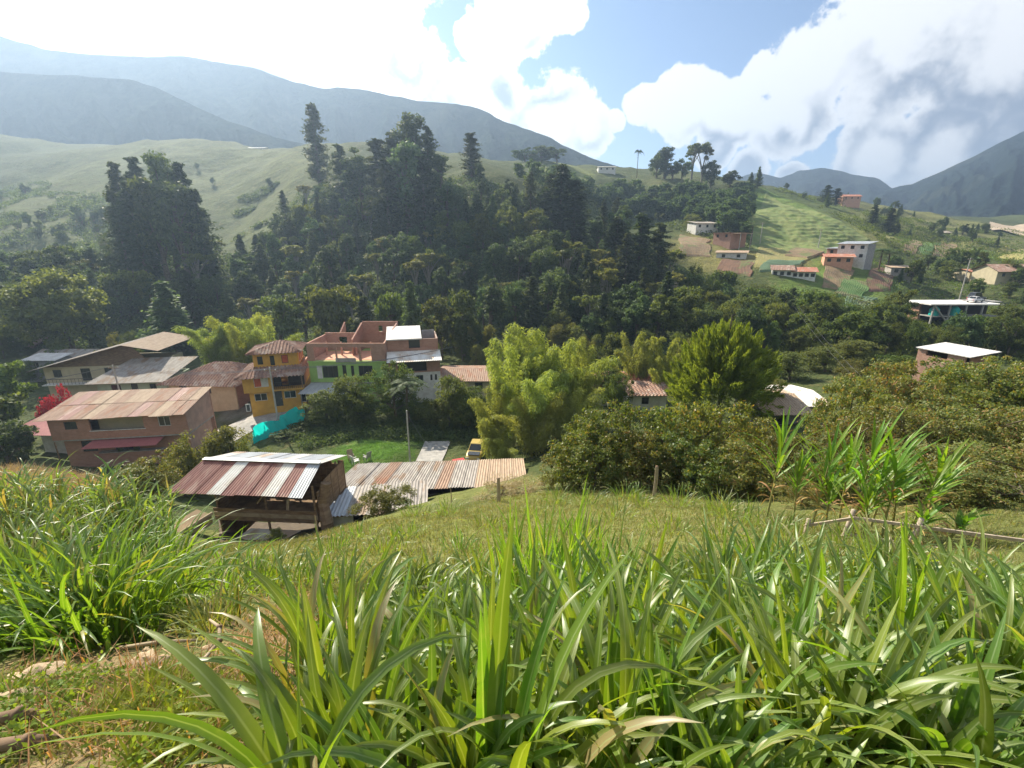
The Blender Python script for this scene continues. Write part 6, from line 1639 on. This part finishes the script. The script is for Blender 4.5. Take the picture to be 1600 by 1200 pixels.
# ------------------------------------------------------------------ litter, meadow and weeds
def scatter(poly, n, dmin, dmax, seed, spread=None):
    g = np.random.default_rng(seed); cor = [hit(*p) for p in poly]; cor = [c for c in cor if c is not None]
    x0, x1 = min(c.x for c in cor), max(c.x for c in cor); y0, y1 = min(c.y for c in cor), max(c.y for c in cor)
    x = g.uniform(x0, x1, n * 8); y = g.uniform(y0, y1, n * 8); z = H(x, y)
    px, py, d = project((x, y, z)); k = inpoly(px, py, poly) & (d > dmin) & (d < dmax)
    return np.stack([x, y, z], -1)[k][:n], g
def blades(name, poly, n, per, hgt, w_, matname, label, dmin=1, dmax=40, seed=1, lean=.5, patch=None, rad_=.12):
    c, g = scatter(poly, n, dmin, dmax, seed)
    if patch is not None:
        k = fbm(c[:, 0] * patch[0], c[:, 1] * patch[0], 3, seed) > patch[1]; c = c[k]
    sc = np.repeat(g.uniform(.6, 1.4, len(c)), per)
    C = np.repeat(c, per, 0); m = len(C)
    C[:, :2] += g.normal(size=(m, 2)) * rad_
    az = g.uniform(0, 6.28, m); ln = g.uniform(.05, lean, m) * 1.6; hh = hgt * sc * g.uniform(.5, 1.2, m)
    d = np.stack([np.sin(ln) * np.cos(az), np.sin(ln) * np.sin(az), np.cos(ln)], -1)
    s = np.stack([-np.sin(az), np.cos(az), 0 * az], -1) * (w_ / 2)
    d2 = d * .7 + np.stack([np.cos(az), np.sin(az), 0 * az], -1) * .5; d2 = unit(d2)
    b0 = C - np.array([0, 0, .03]); mid = b0 + d * hh[:, None] * .55; tip = mid + d2 * hh[:, None] * .5
    v = np.stack([b0 + s, b0 - s, mid - s * .8, mid + s * .8, tip + s * .1, tip - s * .1], 1).reshape(-1, 3)
    k = np.arange(m)[:, None] * 6
    f = np.stack([k + np.array([0, 1, 2, 3]), k + np.array([3, 2, 5, 4])], 1).reshape(-1, 4)
    return tag(obj(name, mesh_np(name, v, f, M[matname])), kind='stuff', label=label, cat='grass')
MEADOW = [(230, 920), (330, 850), (430, 838), (560, 818), (700, 795), (800, 775), (950, 762), (1050, 768), (1180, 800), (1270, 805), (1400, 795), (1600, 800), (1600, 930), (1200, 930), (900, 920), (500, 940)]
blades('meadow_grass', MEADOW, 10500, 11, .13, .014, 'leaf_meadow', 'short yellow green meadow grass on the slope above the barn', 5, 34, 3)
blades('straw_litter', MEADOW, 2500, 4, .22, .010, 'leaf_dry', 'dry cut straw lying over the meadow', 5, 30, 5, lean=.98, patch=(.35, .05))
blades('path_grass', [(0, 1200), (0, 1080), (330, 1040), (470, 930), (640, 900), (640, 1000), (480, 1200)], 2600, 10, .09, .009, 'leaf_meadow', 'thin short grass over the bare path', 1.5, 9, 9, patch=(1.1, -.02), rad_=.06)
blades('path_weeds', [(0, 1200), (0, 1080), (200, 1060), (340, 1110), (300, 1200)], 1500, 9, .13, .016, 'leaf_lime', 'coarse green weeds on the near bank', 1.4, 6, 23, patch=(1.6, .0), rad_=.07, lean=.8)
blades('lawn_grass', [(500, 735), (520, 700), (600, 690), (650, 700), (650, 722), (600, 745), (520, 750)], 5000, 5, .12, .03, 'leaf_lawn', 'fresh mown grass of the round lawn', 40, 56, 8, rad_=.2)
blades('dry_field_grass', [(0, 800), (0, 725), (120, 735), (170, 770), (100, 800)], 2500, 8, .8, .03, 'leaf_dry', 'tall dry yellow grass beyond the cane stand', 14, 40, 6, rad_=.3)
blades('stand_base_grass', [(480, 1200), (500, 1000), (640, 920), (1600, 900), (1600, 1200)], 2600, 7, .3, .012, 'leaf_grass', 'thin young grass between the foreground tussocks', 1.2, 9, 12, rad_=.15)
blades('straw_litter', [(0, 1200), (0, 1060), (330, 1040), (440, 930), (560, 960), (460, 1200)], 900, 3, .2, .006, 'leaf_straw', 'dry straw scattered on the bare path', 1.5, 8, 13, lean=.98, rad_=.1)
c, g = scatter([(0, 1200), (0, 1090), (120, 1060), (300, 1080), (330, 1130), (250, 1200)], 900, 1.5, 6, 14)
k = fbm(c[:, 0] * 2.1, c[:, 1] * 2.1, 3, 4) > .06; c = np.repeat(c[k], 12, 0)
c = c + g.normal(size=c.shape) * np.array([.07, .07, .03]) + np.array([0, 0, .05])
v, f = leaves(c, rdir(len(c), g) * np.array([1, 1, .7]), rdir(len(c), g) * .9 + np.array([0, 0, 1]), .034 * g.uniform(.5, 1.4, len(c)), .016)
tag(obj('weeds', mesh_np('weeds', v, f, M['leaf_lime'])), kind='stuff', label='low broad-leaved weeds over the near bank', cat='weeds')
# rocks and clods
def rock(px, py, D, r, label, sq=(1, .8, .6), m_='rock', group=None):
    b = G(px, D); g = np.random.default_rng(int(px * 7 + D * 100))
    nu, nv = 22, 14; V = []
    off = g.uniform(0, 50)
    for j in range(nv + 1):
        th = math.pi * j / nv
        for i in range(nu):
            ph = 2 * math.pi * i / nu; d = np.array([math.sin(th) * math.cos(ph), math.sin(th) * math.sin(ph), math.cos(th)])
            k = 1 + .9 * float(fbm(np.array([d[0] * 1.6 + off + d[2]]), np.array([d[1] * 1.6 - d[2] + off]), 4, 3)[0])
            V.append(d * k * r * np.array(sq))
    Fc = [(j * nu + i, j * nu + (i + 1) % nu, (j + 1) * nu + (i + 1) % nu, (j + 1) * nu + i) for j in range(nv) for i in range(nu)]
    o = obj('rock', mesh_np('rock', np.array(V), np.array(Fc), M[m_], True), loc=(b.x, b.y, b.z + r * sq[2] * .1)); o.rotation_euler = (0, 0, g.uniform(0, 6))
    return tag(o, label, 'rock', group)
rock(40, 1070, 2.8, .17, 'large pale earthy boulder at the edge of the near bank'); rock(15, 1110, 2.5, .12, 'pale stone partly buried below the large boulder'); rock(225, 1075, 3.2, .10, 'tan clod on the bare path')
rock(270, 1120, 2.5, .09, 'small tan stone between weeds'); rock(1385, 1130, 1.9, .12, 'pale stone half hidden under the long leaves'); rock(450, 950, 4.6, .12, 'grey stone at the top of the bare path')
for k in range(26):
    px = gr.uniform(60, 470); D = gr.uniform(2.2, 4.6); rock(px, 0, D, gr.uniform(.02, .05), 'little stone scattered on the bare path', group='little stones on the bare path')
# dry cane stalks lying on the bank
def stalk(pts, r, label, m_='wood_pale'):
    w_ = [G(px, D) + Vector((0, 0, dz)) for px, D, dz in pts]; o0 = w_[0].copy()
    e = empty('cane_stalk', tuple(o0)); tag(e, label, 'stalk')
    MB().tube([tuple(p - o0) for p in w_], [r] * (len(w_) - 1) + [r * .6], 7).build('shaft', M[m_], e, True)
    for p in w_[1:-1]: MB().tube([tuple(p - o0 - Vector((.012, 0, 0))), tuple(p - o0 + Vector((.012, 0, 0)))], r * 1.25, 7).build('node', M['wood'], e, True)
stalk([(215, 2.3, .05), (270, 2.55, .07), (325, 2.85, .12), (352, 3.0, .2), (355, 3.1, .28), (342, 3.2, .33)], .012, 'bent dry cane stalk arching over the bare path')
stalk([(-10, 2.2, .08), (40, 2.25, .1), (90, 2.3, .06)], .03, 'thick grey cane stalk lying in the weeds', 'wood')
stalk([(0, 2.0, .06), (50, 2.02, .07), (100, 2.1, .03)], .028, 'second grey stalk lying beside the thick one', 'wood')
stalk([(190, 3.9, .06), (250, 3.8, .07), (310, 3.75, .04)], .016, 'straight dry stalk under the big tussocks')
